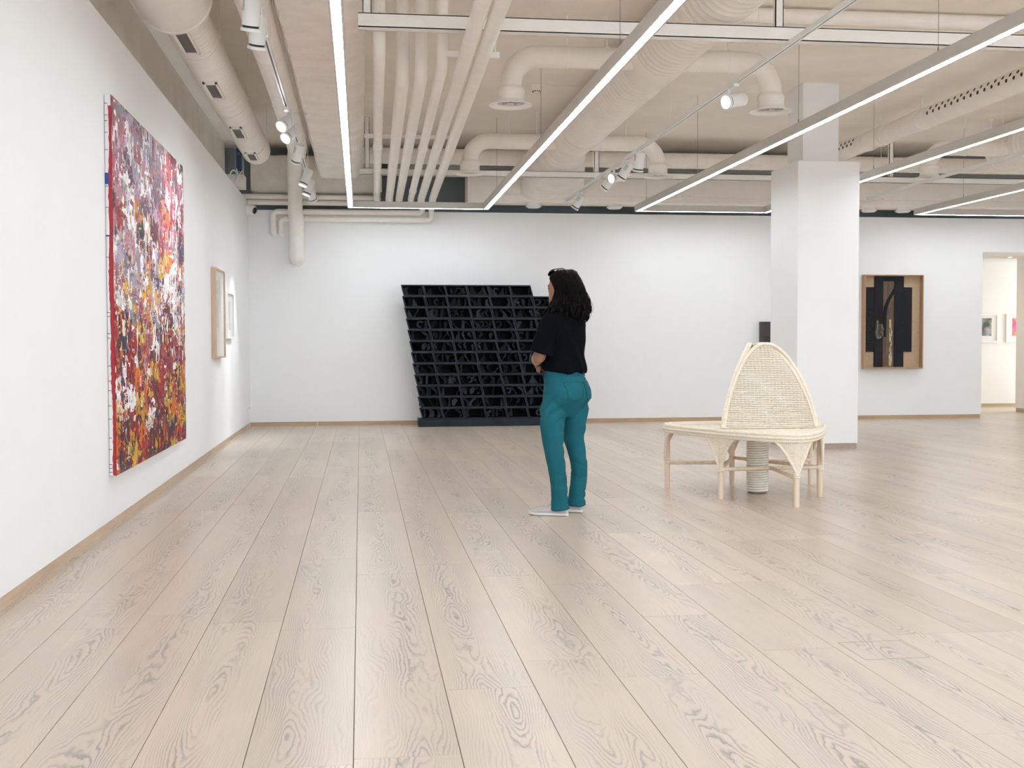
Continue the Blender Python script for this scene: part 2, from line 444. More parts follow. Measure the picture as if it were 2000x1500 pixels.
def branch(parent, xm, y, xs_, zc, zf, r=.096):
    for xe in xs_:
        s = 1 if xe > xm else -1; R = .24
        pts = [(xm, y, zc)]
        n = max(2, int(abs(xe-s*R-xm)/.2))
        pts += [(xm+(xe-s*R-xm)*i/n, y, zc) for i in range(1, n)]
        pts += arc((xe-s*R, y, zc-R), (0, 0, 1), (s, 0, 0), R, 9)
        pts += [(xe, y, zf+.16)]
        MB().tube(pts, r, 28).build('branch_pipe', W_DUCT, parent, True)
        for q in (.35, .62):
            m = MB(); X = xm+(xe-xm)*q; m.tube([(X-.008, y, zc), (X+.008, y, zc)], r+.004, 28); m.tube([(X, y, zc+r), (X, y, CZ)], .009, 8); m.lathe((X, y, CZ-.01), [(.03, 0), (.03, .01)], n=10)
            m.build('hanger', W_STEEL, parent, True)
        diffuser((xe, y, zf), parent)

d1 = empty('ventilation_duct', (2.60, 14.6, 3.70), 'wide round spiral duct with side branches ending in round air valves', 'duct')
duct_tube(MB(), (2.60, 1.0, 3.70), (2.60, 14.6, 3.70), .265, .105).build('duct_pipe', W_DUCT, d1, True)
for a, b in ((5.0, 5.3), (8.3, 8.45), (9.72, 10.28), (10.75, 10.8), (13.4, 13.46)): collar(a, b, 2.60, 3.70, .265, d1)
MB().lathe((2.60, 14.6, 3.70), [(.265, -.02), (.285, 0), (.285, .03), (.24, .035), (.24, .06)], d=(0, 1, 0), n=36).build('end_ring', W_DUCT, d1, True)
# soft plenum from the duct end down to the long box duct
rings = []
for t in np.linspace(0, 1, 9):
    ring = []
    for j in range(28):
        a = 2*math.pi*j/28; e = 2/(2+2.4*t)
        cx, sy = math.copysign(abs(math.cos(a))**e, math.cos(a)), math.copysign(abs(math.sin(a))**e, math.sin(a))
        ring.append((2.60+.10*t+(0.27+.20*t)*cx, 14.62+1.75*t, 3.66-.37*t**1.2+(.26-.12*t)*sy+.012*math.sin(5*a+9*t)))
    rings.append(ring)
MB().loft(rings).build('plenum', W_PLAST, d1, True, auto=False)
branch(d1, 2.60, 10.0, (1.30, 3.63), 3.635, 3.205)
branch(d1, 2.60, 14.1, (1.33, 3.67), 3.62, 3.215)

d2 = empty('ventilation_duct', (8.45, 14.4, 3.685), 'round spiral duct with one branch and air valve beyond the pillar', 'duct')
duct_tube(MB(), (8.45, 7.0, 3.685), (8.45, 14.4, 3.685), .265, .105).build('duct_pipe', W_DUCT, d2, True)
MB().lathe((8.45, 14.4, 3.685), [(.265, -.02), (.285, 0), (.285, .03), (.2, .05)], d=(0, 1, 0), n=36).build('end_ring', W_DUCT, d2, True)
branch(d2, 8.45, 14.0, (7.18,), 3.63, 3.24)

# nozzle duct
NX, NZ, NR = 6.47, 3.735, .118
d3 = empty('nozzle_duct', (NX, 15.2, NZ), 'round duct with two rows of small black air holes', 'duct')
duct_tube(MB(), (NX, 6.0, NZ), (NX, 15.3, NZ), NR, .14, .002).build('duct_pipe', W_DUCT, d3, True)
for a, b in ((12.75, 12.95), (13.75, 13.9), (14.2, 14.24)): 
    m = MB().tube([(NX, a, NZ), (NX, a, NZ), (NX, b, NZ), (NX, b, NZ)], [NR, NR+.008, NR+.008, NR], 32); m.build('collar', W_DUCT, d3, True)
for yy in (10.2, 12.8, 13.9): MB().box(NX-.012, NX+.012, yy-.004, yy+.004, NZ+NR-.01, CZ).build('hanger', W_STEEL, d3)
holes = MB(); nozz = []
def nozzle(y, ang):
    d = Vector((-math.cos(ang), 0, math.sin(ang)))
    c = Vector((NX, y, NZ)) + d*NR
    m = MB().lathe(c, [(.019, -.006), (.019, .003), (.017, .004)], d=d, n=14)
    nozz.append(m.build('air_nozzle', BLACK, d3))
for i in range(17):
    nozzle(12.45-.1345*i, .06); nozzle(12.40-.1345*i, .48)
for i in range(7):
    nozzle(14.50+.128*i, .06); nozzle(14.46+.128*i, .48)

# left spiral duct with grilles
AX, AZ, AR = -1.26, 3.55, .17
d4 = empty('grille_duct', (AX, 14.8, AZ), 'spiral duct with a row of slotted grilles running along the white left wall', 'duct')
duct_tube(MB(), (AX, 8.4, AZ), (AX, 14.6, AZ), AR, .09, .003).build('duct_pipe', W_DUCT, d4, True)
MB().lathe((AX, 14.6, AZ), [(AR, 0), (AR+.006, .01), (AR+.006, .06), (AR*.9, .12), (AR*.5, .15), (.01, .16)], d=(0, 1, 0), n=36).build('end_cap', W_DUCT, d4, True)
MB().lathe((AX-.01, 5.5, AZ+.02), [(.26, 0), (.26, 2.82), (.268, 2.825), (.268, 2.86), (.255, 2.87), (.17, 2.98)], d=(0, 1, 0), n=40).build('wide_sleeve', W_DUCT, d4, True)
for gy, gl in ((8.85, .66), (10.50, .62), (12.55, .62), (14.1, .55)):
    ang = math.radians(-72)     # towards lower left
    nrm = Vector((.02, 0, -1)).normalized(); tx = Vector((0, 1, 0)); ty = nrm.cross(tx)
    c = Vector((AX, gy, AZ)) + nrm*(AR+.004)
    g = MB(); L2, w2 = gl/2, .060
    for (a0, a1, b0, b1) in ((-L2, L2, -w2, -w2+.018), (-L2, L2, w2-.018, w2), (-L2, -L2+.04, -w2, w2), (L2-.04, L2, -w2, w2)):
        g.prism([(a0, b0), (a1, b0), (a1, b1), (a0, b1)], lambda p, q, t: c+tx*p+ty*q+nrm*t, -.012, .008)
    gr = g.build('grille_frame', W_DUCT, d4)
    g = MB().prism([(-L2+.04, -w2+.018), (L2-.04, -w2+.018), (L2-.04, w2-.018), (-L2+.04, w2-.018)], lambda p, q, t: c+tx*p+ty*q+nrm*t, -.012, -.004)
    g.build('grille_screen', paint('grille_shadow', (.10, .095, .09), .7, .1, 30, 0) if 'grille_shadow' not in bpy.data.materials else bpy.data.materials['grille_shadow'], gr)
    g = MB()
    for i in range(24):
        p = -L2+.05+(gl-.10)*i/23
        g.prism([(p-.0045, -w2+.018), (p+.0045, -w2+.018), (p+.0045, w2-.018), (p-.0045, w2-.018)], lambda p_, q, t: c+tx*p_+ty*q+nrm*t, -.006, .003)
    g.build('louvre_slats', DGREY, gr)['kind'] = 'stuff'
for hy in (9.4, 11.7, 14.0):
    m = MB().tube([(AX, hy-.006, AZ), (AX, hy+.006, AZ)], AR+.005, 36); m.tube([(AX+AR+.012, hy, AZ+.02), (AX+AR+.012, hy, CZ)], .005, 6); m.lathe((AX+AR+.012, hy, AZ), [(.012, 0), (.012, .02)], n=6); m.build('hanger', W_DUCT, d4, True)
# large end of a second wide duct near the ceiling
dB = empty('drop_pipe', (-.88, 16.45, 2.4), 'insulated pipe that bends down in front of the back wall and ends in it', 'pipe')
pts = [(-.72, 5.0, 3.52), (-.72, 8, 3.52), (-.72, 11, 3.52), (-.73, 13.6, 3.52), (-.74, 14.3, 3.53), (-.78, 15.0, 3.59), (-.82, 15.5, 3.63), (-.86, 15.95, 3.63), (-.88, 16.25, 3.57), (-.885, 16.370, 3.44), (-.885, 16.410, 3.25), (-.885, 16.410, 3.10), (-.885, 16.420, 3.0), (-.870, 16.450, 2.88), (-.870, 16.450, 2.76), (-.872, 16.450, 2.55), (-.872, 16.465, 2.44), (-.872, 16.510, 2.375), (-.872, 16.64, 2.355), (-.872, 16.72, 2.35)]
rad = [.118]*5 + [.116, .112, .108, .105, .103, .101] + [.100, .101, .104, .102, .100, .098, .097, .096, .096]
MB().tube(pts, rad, 28).build('pipe', W_PIPE, dB, True)
for hy in (8.1, 9.6, 11.8, 13.4):
    m = MB(); m.tube([(-.72, hy-.006, 3.52), (-.72, hy+.006, 3.52)], .122, 28); m.lathe((-.845, hy, 3.52), [(.012, -.012), (.012, .012)], n=6); m.build('pipe_clamp', W_PIPE, dB, True)
MB().lathe((-.805, 4.0, 3.60), [(.172, 0), (.172, 3.6), (.178, 3.61), (.178, 3.64), (.118, 3.8)], d=(0, 1, 0), n=40).build('wide_sleeve', W_DUCT, dB, True)

# ------------------------------------------------------------------ plaster beam
def rough_beam():
    rings = []
    for i, y in enumerate(np.linspace(2.0, 16.45, 150)):
        ja, jb = rng.normal(0, .006), rng.normal(0, .006)
        x0 = -.545+.03*(y-8)/8+ja; x1 = .045+jb; zb = 3.45+rng.normal(0, .002)
        e = 1.0 if y < 16.3 else 1-.25*(y-16.3)/.15
        pts = [(x0-.12, CZ), (x0-.09, 3.75), (x0-.03, 3.52), (x0, zb), (x0+.15, zb-.004), (x1-.20, zb-.006), (x1-.10, zb+.004), (x1-.04, zb+.03), (x1-.008, zb+.07), (x1+.004, zb+.16), (x1, 3.75), (x1, CZ)]
        rings.append([(p[0], y, p[1] if p[1] > 3.9 else 3.7+(p[1]-3.7)*e) for p in pts])
    return MB().loft(rings)
bm_ = rough_beam().build('plaster_beam', W_PLAST, None, True); tag(bm_, 'broad rough plastered beam with ragged edges running along the ceiling', 'beam')

# ------------------------------------------------------------------ run of six pipes
specs = [  # x near, x far, radius, y of drop (None = runs on), coupling positions
    (.155, .240, .044, 8.45, (12.2, 15.6)), (.338, .415, .054, 9.15, ()), (.475, .553, .052, 8.95, ()),
    (.618, .718, .044, 8.65, (12.2, 15.6)), (.765, .862, .052, None, ()), (.890, 1.022, .052, None, ())]
names = ['pipe dropping from the ceiling beside the plaster beam, the slimmest outer one', 'thick white pipe of the bundle, second from the plaster beam', 'white pipe of the bundle, third from the plaster beam',
         'slim white pipe with couplings, fourth from the plaster beam', 'white pipe running under the steel channel, fifth from the plaster beam', 'outermost white pipe of the bundle, sixth from the plaster beam']
PZ = 3.20
for (xn, xf, r, yd, cps), nm in zip(specs, names):
    t = empty('ceiling_pipe', (xf, 16.4, PZ), nm if nm.startswith(('thick', 'white', 'slim', 'outer')) else 'white ' + nm, 'pipe', 'bundle of white pipes under the ceiling')
    ye = 16.52
    def X(y): return xn+(xf-xn)*(y-9)/(16.5-9)
    if yd: pts = [(X(yd), yd-.06, CZ), (X(yd), yd-.06, 3.7), (X(yd), yd-.06, PZ+.12), (X(yd), yd-.045, PZ+.05), (X(yd), yd, PZ+.012)] + [(X(q), q, PZ) for q in np.linspace(yd+.08, ye-.12, 8)]
    else: pts = [(X(q), q, PZ) for q in np.linspace(2.0, ye-.12, 12)]
    pts += [(X(ye), ye-.05, PZ-.012), (X(ye), ye-.01, PZ-.05), (X(ye), ye, PZ-.11)]
    MB().tube(pts, r, 20).build('pipe', W_PIPE, t, True)
    for cy in cps:
        MB().tube([(X(cy), cy-.05, PZ), (X(cy), cy-.045, PZ), (X(cy), cy+.045, PZ), (X(cy), cy+.05, PZ)], [r+.001, r+.008, r+.008, r+.001], 20).build('coupling', W_PIPE, t, True)

# wall pipes at the top of the back wall
def wall_pipe(label, pts, r, name='wall_pipe'):
    o = MB().tube(pts, r, 18).build(name, W_PIPE, None, True); tag(o, label, 'pipe', 'pipes along the top of the back wall'); return o
yA = 16.62
def round_path(pts, R=.07, n=5):
    pts = [Vector(p) for p in pts]; out = [pts[0]]
    for a, b, c in zip(pts, pts[1:], pts[2:]):
        u = (a-b).normalized(); v = (c-b).normalized()
        for i in range(n+1):
            t = i/n; p0, p2 = b+u*R, b+v*R
            out.append(p0*(1-t)**2 + b*2*t*(1-t) + p2*t*t)
    out.append(pts[-1]); return out
wall_pipe('white wall pipe looping down at its left end, upper of two', round_path([(.885, yA-.04, 3.10), (.885, yA-.04, 3.018), (-1.20, yA, 3.018), (-1.20, yA, 2.72), (-1.20, 16.74, 2.72)], .07), .040)
wall_pipe('white wall pipe looping down at its left end, lower of two', round_path([(1.012, yA-.04, 3.10), (1.012, yA-.04, 2.918), (-1.09, yA, 2.918), (-1.09, yA, 2.72), (-1.09, 16.74, 2.72)], .07), .040)
wall_pipe('white horizontal pipe above the wall top, upper of two', [(-1.70, yA+.02, 3.225), (.30, yA+.02, 3.225)], .040)
wall_pipe('thin white horizontal pipe above the wall top, lower of two', [(-1.70, yA+.0, 3.145), (.74, yA+.0, 3.145)], .036)

# ------------------------------------------------------------------ box ducts near the back wall
def soft_box(name, x0, x1, y0, y1, z0, z1, mat, label, cat='duct', seg=26, amp=.006):
    rings = []
    for x in np.linspace(x0, x1, seg):
        e = min((x-x0), (x1-x))/.05; e = min(1, max(0.0, e)); q = .86+.14*math.sqrt(e)
        ring = []
        for j in range(32):
            a = 2*math.pi*j/32; ex = .22
            cy, sz = math.copysign(abs(math.cos(a))**ex, math.cos(a)), math.copysign(abs(math.sin(a))**ex, math.sin(a))
            ring.append((x, (y0+y1)/2+(y1-y0)/2*cy*q, (z0+z1)/2+(z1-z0)/2*sz*q+rng.normal(0, amp)*(.5)))
        rings.append(ring)
    o = MB().loft(rings).build(name, mat, None, True); return tag(o, label, cat)
soft_box('box_duct', -1.52, .32, 16.72, 17.2, 3.29, 3.83, W_PLAST, 'lumpy insulated box duct above the back wall behind the grille duct')
bx = empty('air_box_duct', (6, 16.4, 3.15), 'long rectangular duct with round outlets along the top of the back wall', 'duct')
m = MB().bevbox(1.52, 12.8, 16.20, 16.66, 3.15, 3.52, .03, 3); m.build('duct_body', W_DUCT, bx, True)
m = MB().box(1.50, 1.535, 16.19, 16.67, 3.14, 3.53).box(1.72, 1.726, 16.195, 16.2, 3.16, 3.51).box(2.05, 2.055, 16.195, 16.2, 3.16, 3.51)
m.build('end_flange', W_DUCT, bx)
m = MB().tube([(1.9, 16.17, 3.235), (12.7, 16.17, 3.235)], .008, 6)
for x in (3.1, 4.6, 6.1, 7.6, 9.1): m.box(x-.025, x+.025, 16.155, 16.2, 3.225, 3.27); m.tube([(x, 16.17, 3.24), (x-.55, 16.19, 3.16)], .008, 6)
m.build('conduit', W_DUCT, bx)
for x in (2.45, 3.62, 4.70, 5.25, 5.80, 7.45, 7.98, 8.55, 9.13, 9.72):
    m = MB().lathe((x, 16.36, 3.085), [(.060, .006), (.085, .0), (.090, .012), (.112, .014), (.112, .024), (.092, .028), (.092, .07)], n=24)
    m.build('air_outlet', W_STEEL, bx, True)
rd = duct_tube(MB(), (-.1, 15.9, 3.71), (12.8, 15.9, 3.71), .108, .16, .002).build('cross_duct', W_DUCT, None, True)
tag(rd, 'slim round duct crossing the room high up near the back wall', 'duct')
bd = duct_tube(MB(), (.40, 16.80, 3.72), (12.8, 16.75, 3.72), .16, .5, .003)
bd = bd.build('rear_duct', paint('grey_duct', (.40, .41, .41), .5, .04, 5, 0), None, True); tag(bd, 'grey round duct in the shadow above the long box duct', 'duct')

# far upper cross pipes just under the ceiling, close to the viewer
for i, (yy, zz, rr, lb) in enumerate(((9.55, 3.925, .062, 'fat white pipe crossing the ceiling above the steel channel'), (9.80, 3.935, .045, 'thin white pipe crossing the ceiling next to the fat one'))):
    o = MB().tube([(2.90, yy, zz), (8.05, yy, zz)], rr, 20).build('cross_pipe', W_PIPE, None, True); tag(o, lb, 'pipe')

# ------------------------------------------------------------------ steel support channels
def channel(label, x0, x1, y, z0, z1, posts, dy=.06):
    t = empty('support_channel', ((x0+x1)/2, y, z0), label, 'steel channel')
    m = MB().box(x0, x1, y, y+.006, z0, z1).box(x0, x1, y, y+dy, z0, z0+.006).box(x0, x1, y, y+dy, z1-.006, z1).box(x0, x1, y+dy-.006, y+dy, z0, z0+.02).box(x0, x1, y+dy-.006, y+dy, z1-.02, z1)
    m.build('rail', W_STEEL, t)
    for px in posts:
        m = MB().box(px-.03, px+.03, y+.01, y+.02, z1, CZ).box(px-.03, px-.024, y+.01, y+.055, z1, CZ).box(px+.024, px+.03, y+.01, y+.055, z1, CZ).box(px-.008, px+.008, y+.02, y+.024, z1, CZ)
        m.build('post', W_STEEL, t)
channel('deep white steel channel crossing high above the person', 0.0, 12.0, 8.0, 3.305, 3.40, (.06, 2.97, 6.2), .10)
channel('slim white steel channel crossing near the back wall', 0.0, 12.0, 14.72, 3.28, 3.362, (.10, 3.03, 7.02), .06)
o = MB().box(.05, .95, 12.0, 12.03, 3.262, 3.30).build('pipe_bracket', W_STEEL); tag(o, 'short white bracket bar across the pipe bundle', 'bracket')
o = MB().box(.62, 1.03, 8.55, 8.59, 3.256, 3.30).tube([(.64, 8.57, 3.3), (.64, 8.57, CZ)], .006, 6).tube([(1.0, 8.57, 3.3), (1.0, 8.57, CZ)], .006, 6).build('pipe_hanger', W_STEEL); tag(o, 'short white hanger bar with rods over the two outer pipes', 'bracket')

# ------------------------------------------------------------------ light tracks and spotlights
def track(label, x, y0, y1, z, cables):
    t = empty('light_track', (x, y1, z), label, 'light track')
    m = MB().box(x-.017, x-.006, y0, y1, z, z+.034).box(x+.006, x+.017, y0, y1, z, z+.034).box(x-.006, x+.006, y0, y1, z+.02, z+.034)
    m.build('rail', SPOTW, t)
    MB().box(x-.006, x+.006, y0, y1, z+.012, z+.019).build('slot', BLACK, t)
    for cy in cables: MB().tube([(x, cy, z+.034), (x, cy, CZ)], .003, 5).build('suspension_wire', W_STEEL, t)
track('white light track under the insulated drop pipe by the left wall', -.62, 4, 15.5, 3.20, (6.3, 8.6, 11.9, 14.4))
track('white light track running below the wide round duct', 2.88, 3, 16.15, 3.15, (5.5, 8.2, 10.6, 14.2))
track('thin white light track beyond the pillar', 7.0, 6, 15.4, 3.15, (9, 12.0, 15))

def spotlight(x, y, zt, d, lit, label, grp, aim_power=0, L=.20, drop=.12):
    d = Vector(d).normalized(); c = Vector((x, y, zt-drop))
    t = empty('track_spotlight', (x, y, zt), label, 'spotlight', grp)
    R = .052
    tail = c - d*L*.55; head = c + d*L*.45
    MB().lathe(tail, [(.03, -.004), (R-.008, -.004), (R, .006), (R, L*.84)], d=d, n=28).build('body', SPOTW, t, True)
    MB().lathe(tail, [(R-.004, L*.84), (R-.004, L*.84+.012)], d=d, n=28).build('groove', BLACK, t, True)
    MB().lathe(tail, [(R-.004, L*.84+.012), (R+.006, L*.84+.014), (R+.006, L*1.0), (R-.004, L*1.0), (R-.006, L*.97)], d=d, n=28, cap=False).build('front_ring', SPOTW, t, True)
    MB().lathe(head, [(R-.004, -.016), (R-.004, -.010)], d=d, n=28).build('lens', LENS if lit else LENSOFF, t, True)
    xx, yy, dd = frame_for(d)
    m = MB()
    for i in range(7):
        for j in range(5):
            a = (j-2)*.17 + (math.pi if xx.x > 0 else 0)
            nrm = xx*math.cos(a)+yy*math.sin(a)
            m.lathe(tail+d*(.03+.009*i)+nrm*(R-.001), [(.0032, 0), (.0032, .0015)], d=nrm, n=5)
    m.build('vent_holes', DGREY, t)['kind'] = 'stuff'
    side = Vector((1, 0, 0)) if abs(d.x) < .6 else Vector((0, 1, 0))
    side = (side-d*side.dot(d)).normalized()*(R+.008)
    m = MB().obox(c+side, Vector((c.x+side.x*.9, c.y+side.y*.9, zt-.012)), .03, .006, ref=side)
    m.box(x-.02, x+.02, y-.06, y+.06, zt-.022, zt+.004)
    m.obox(Vector((c.x+side.x, c.y+side.y, zt-.014)), (x, y, zt-.014), .03, .006)
    m.build('bracket', SPOTW, t)
    MB().lathe(c, [(.012, R-.004), (.012, R+.014)], d=side, n=12).build('pivot', SPOTW, t)
    if lit and aim_power:
        l = bpy.data.lights.new('spot_beam', 'SPOT'); l.energy = aim_power; l.spot_size = math.radians(46); l.spot_blend = .8; l.shadow_soft_size = .05; l.color = (.93, .96, 1.0)
        q = bpy.data.objects.new('spot_beam', l); COL.objects.link(q); q.parent = t
        q.matrix_parent_inverse = Matrix.Translation(-Vector((x, y, zt)))
        q.location = head + d*.01; q.rotation_euler = d.to_track_quat('-Z', 'Y').to_euler()
G1, G2 = 'spotlights on the left track', 'spotlights on the middle track'
SP1 = [(7.0, (-.10, .30, -.95), 0, 'white track spotlight tilted down above the painting, nearer one of a pair'),
       (7.42, (-.12, .34, -.93), 0, 'white track spotlight tilted down above the painting, farther one of a pair'),
       (10.3, (-.50, -.62, -.55), 1, 'glowing track spotlight aimed back at the painting, upper one of a pair'),
       (10.85, (-.50, -.60, -.60), 1, 'glowing track spotlight aimed back at the painting, lower one of a pair'),
       (12.05, (-.28, .45, -.85), 0, 'white unlit track spotlight tilted down beside the drop pipe'),
       (13.75, (-.38, -.10, -.90), 1, 'lit track spotlight pointing down near the end of the left track'),
       (14.6, (-.36, -.05, -.92), 1, 'lit track spotlight pointing down, last but one on the left track'),
       (15.2, (.25, .60, -.70), 0, 'white unlit track spotlight turned away at the end of the left track')]
for y, d, lit, lb in SP1: spotlight(-.62, y, 3.20, d, lit, lb, G1, 60 if lit else 0)
SP2 = [(8.75, (-.80, -.40, -.22), 1, 'lit track spotlight hanging alone on the middle track'),
       (11.84, (-.05, .35, -.93), 0, 'white unlit track spotlight tilted straight down by the far air valve'),
       (12.5, (-.35, .20, -.55), 0, 'white unlit track spotlight between two others on the middle track'),
       (12.88, (-.80, -.42, -.25), 1, 'brightly lit track spotlight in the cluster of four'),
       (13.35, (-.40, .35, -.55), 0, 'white unlit track spotlight just beyond the bright one'),
       (15.25, (-.45, .30, -.75), 0, 'white unlit track spotlight at the end of the middle track')]
for y, d, lit, lb in SP2: spotlight(2.88, y, 3.15, d, lit, lb, G2, 40 if lit else 0)

# ------------------------------------------------------------------ small fittings
t = empty('smoke_detector', (1.937, 12.69, CZ), 'small white smoke detector with a dark slotted ring on the ceiling', 'smoke detector')
MB().lathe((1.937, 12.69, CZ), [(.055, 0), (.055, -.02), (.05, -.03), (.05, -.05), (.044, -.07), (.036, -.085), (.0, -.088)], n=28).build('housing', W_STEEL, t, True)
m = MB()
for i in range(12):
    a = i*math.pi/6; m.obox((1.937+.040*math.cos(a), 12.69+.040*math.sin(a), CZ-.066), (1.937+.047*math.cos(a), 12.69+.047*math.sin(a), CZ-.084), .010, .004)
m.build('sensing_slots', BLACK, t)
MB().tube([(1.98, 12.69, CZ-.006), (2.9, 12.69, CZ-.006)], .006, 8).build('conduit', W_STEEL, t)

t = empty('security_camera', (LX, 16.45, 3.02), 'white dome security camera high on the left wall corner', 'camera')
MB().lathe((LX, 16.45, 3.02), [(.075, 0), (.075, .05), (.06, .07)], d=(1, 0, 0), n=28).build('mount', W_STEEL, t, True)
MB().lathe((LX+.06, 16.45, 3.02), [(.01, -.075), (.05, -.06), (.07, -.02), (.072, .02), (.06, .055), (.045, .06)], d=(.86, -.45, -.22), n=28).build('housing', W_STEEL, t, True)
MB().lathe((LX+.06, 16.45, 3.02), [(.05, .045), (.044, .066), (.03, .078), (.005, .082)], d=(.86, -.45, -.22), n=28).build('lens', BLACK, t, True)

t = empty('junction_box', (-1.50, 15.6, 3.36), 'blue and grey electrical box beside the end of the grille duct', 'electrical box')
MB().bevbox(-1.60, -1.50, 15.5, 15.62, 3.38, 3.74, .01, 2).build('housing', paint('grey_plastic', (.30, .33, .37), .5, .05, 9, 0), t)
MB().bevbox(-1.585, -1.515, 15.488, 15.50, 3.41, 3.71, .004).build('cover', paint('blue_cover', (.03, .07, .17), .4, .1, 9, 0), t)
MB().lathe((-1.55, 15.489, 3.64), [(.018, 0), (.018, .006)], d=(0, -1, 0), n=16).build('dial', paint('green_dial', (.12, .28, .22), .4, .1, 9, 0), t)
pts = [(-1.585+.012*math.cos(a)*8*.5-.03, 15.46-.002*a, 3.33+.085*math.sin(a)) for a in np.linspace(0, 4*math.pi, 40)]
MB().tube([(-1.58, 15.5, 3.45)] + pts + [(-1.50, 15.48, 3.42), (-1.49, 15.46, 3.30)], .009, 8).build('cable_coil', W_STEEL, t, True)
MB().box(-1.88, -1.50, 15.58, 15.9, 3.22, 3.382).build('bracket', W_STEEL, t)

t = empty('wall_socket', (LX, 16.42, .275), 'small white socket low on the left wall by the corner', 'socket')
MB().bevbox(LX, LX+.012, 16.38, 16.46, .235, .315, .004, 2).build('plate', W_STEEL, t)
MB().lathe((LX+.012, 16.42, .275), [(.022, 0), (.022, .001)], d=(1, 0, 0), n=16).build('outlet', DGREY, t)

t = empty('floor_box', (1.93, 4.10, 0), 'flush square floor box lid outlined in the oak planks', 'floor box')
fb = [(1.813, 4.222), (2.075, 4.222), (2.03, 3.978), (1.812, 3.978)]
fb = [(1.812, 4.222), (2.060, 4.222), (2.060, 3.978), (1.812, 3.978)]
m = MB(); e = .0035
for a, b in zip(fb, fb[1:]+fb[:1]): m.obox((a[0], a[1], .0003), (b[0], b[1], .0003), e, .0012)
m.build('rim', paint('steel_rim', (.34, .37, .39), .4, .05, 9, 0), t)

# ------------------------------------------------------------------ large painting on the left wall
PY0, PY1, PZ0, PZ1, PX0, PX1 = 7.42, 10.32, .34, 2.69, LX+.002, -1.507
pt = empty('abstract_painting', (LX, (PY0+PY1)/2, PZ0), 'large unframed abstract painting in red, orange, white and plum dabs', 'painting')
MB().bevbox(PX0, PX1-.002, PY0, PY1, PZ0, PZ1, .006, 2).build('canvas', paint('raw_canvas', (.80, .81, .82), .8, .02, 12, .1, 200), pt)
def painting_ground():
    k = NT('paint_ground'); v = k.pos()
    s = k.scale(v, (1, 9, 2.2)); n = k.noise(s, 1.5, 6, .65, .8); n2 = k.noise(k.scale(v, (1, 30, 7)), 1.2, 5, .7, 1.0)
    sp = k.n('ShaderNodeSeparateXYZ'); k.set(sp.inputs[0], v)
    tz = k.math('DIVIDE', k.math('SUBTRACT', sp.outputs[2], PZ0), PZ1-PZ0)
    low = k.ramp(n, [(.25, (.05, .02, .03)), (.38, (.22, .025, .025)), (.5, (.42, .06, .03)), (.6, (.30, .05, .05)), (.72, (.10, .05, .09))])
    topc = k.ramp(n, [(.25, (.16, .06, .11)), (.4, (.36, .12, .16)), (.52, (.48, .30, .38)), (.65, (.30, .17, .25)), (.8, (.62, .54, .62))])
    c = k.mix(k.ramp(k.math('ADD', tz, k.math('MULTIPLY', k.math('SUBTRACT', n2, .5), .5)), [(.45, 0), (.75, 1)]), low, topc)
    k.set(k.p.inputs['Base Color'], c); k.p.inputs['Roughness'].default_value = .45; k.p.inputs['Specular IOR Level'].default_value = .2; k.bump(n2, .8, .01)
    return k.m
MB().box(PX1-.004, PX1, PY0+.002, PY1-.002, PZ0+.002, PZ1-.002).build('paint_ground', painting_ground(), pt)
PAL = dict(red=(.44, .022, .022), maroon=(.15, .015, .02), orange=(.80, .19, .03), yellow=(.80, .47, .04), navy=(.045, .04, .085), white=(.83, .80, .82), cream=(.74, .62, .45), lav=(.52, .42, .56), pink=(.60, .25, .30), plum=(.14, .045, .09), green=(.07, .16, .07), rose=(.45, .10, .14), grey=(.30, .27, .33))
for q_ in PAL:
    if q_ not in ('white', 'cream'): PAL[q_] = tuple(v*.78 for v in PAL[q_])
def pick(y, t):
    """colour weights by height t (0 bottom, 1 top) and position s along the canvas"""
    s = (y-PY0)/(PY1-PY0); j = t + rng.normal(0, .05)
    if j > .70:
        if s < .45: wts = dict(lav=5, white=5, pink=4, rose=3, grey=3, plum=2.0, orange=.5, yellow=.3)  # glare of the lights painted in as extra lavender and white dabs
        else: wts = dict(red=3, plum=4, rose=4, lav=2, white=2.5, orange=1.6, navy=3, yellow=.5, maroon=3, pink=2)
    elif j > .60: wts = dict(white=4, lav=3, plum=4, orange=2.2, red=2.5, yellow=.9, navy=3, pink=2, cream=1, maroon=2)
    elif j > .42: wts = dict(white=9, cream=2.5, lav=3, pink=3, orange=1.5, yellow=1.2, rose=2, grey=3, plum=2)
    elif j > .12: wts = dict(red=6, orange=4.2, yellow=2.4, maroon=5, navy=4, white=3.0, cream=1.3, plum=4, rose=3, green=.5)
    else: wts = dict(red=5, yellow=3.0, maroon=5, green=2.5, navy=3, orange=2.5, white=1.8, plum=3, cream=1)
    ks = list(wts); pv = np.array([wts[q] for q in ks]); return PAL[ks[rng.choice(len(ks), p=pv/pv.sum())]]
CELL = {}
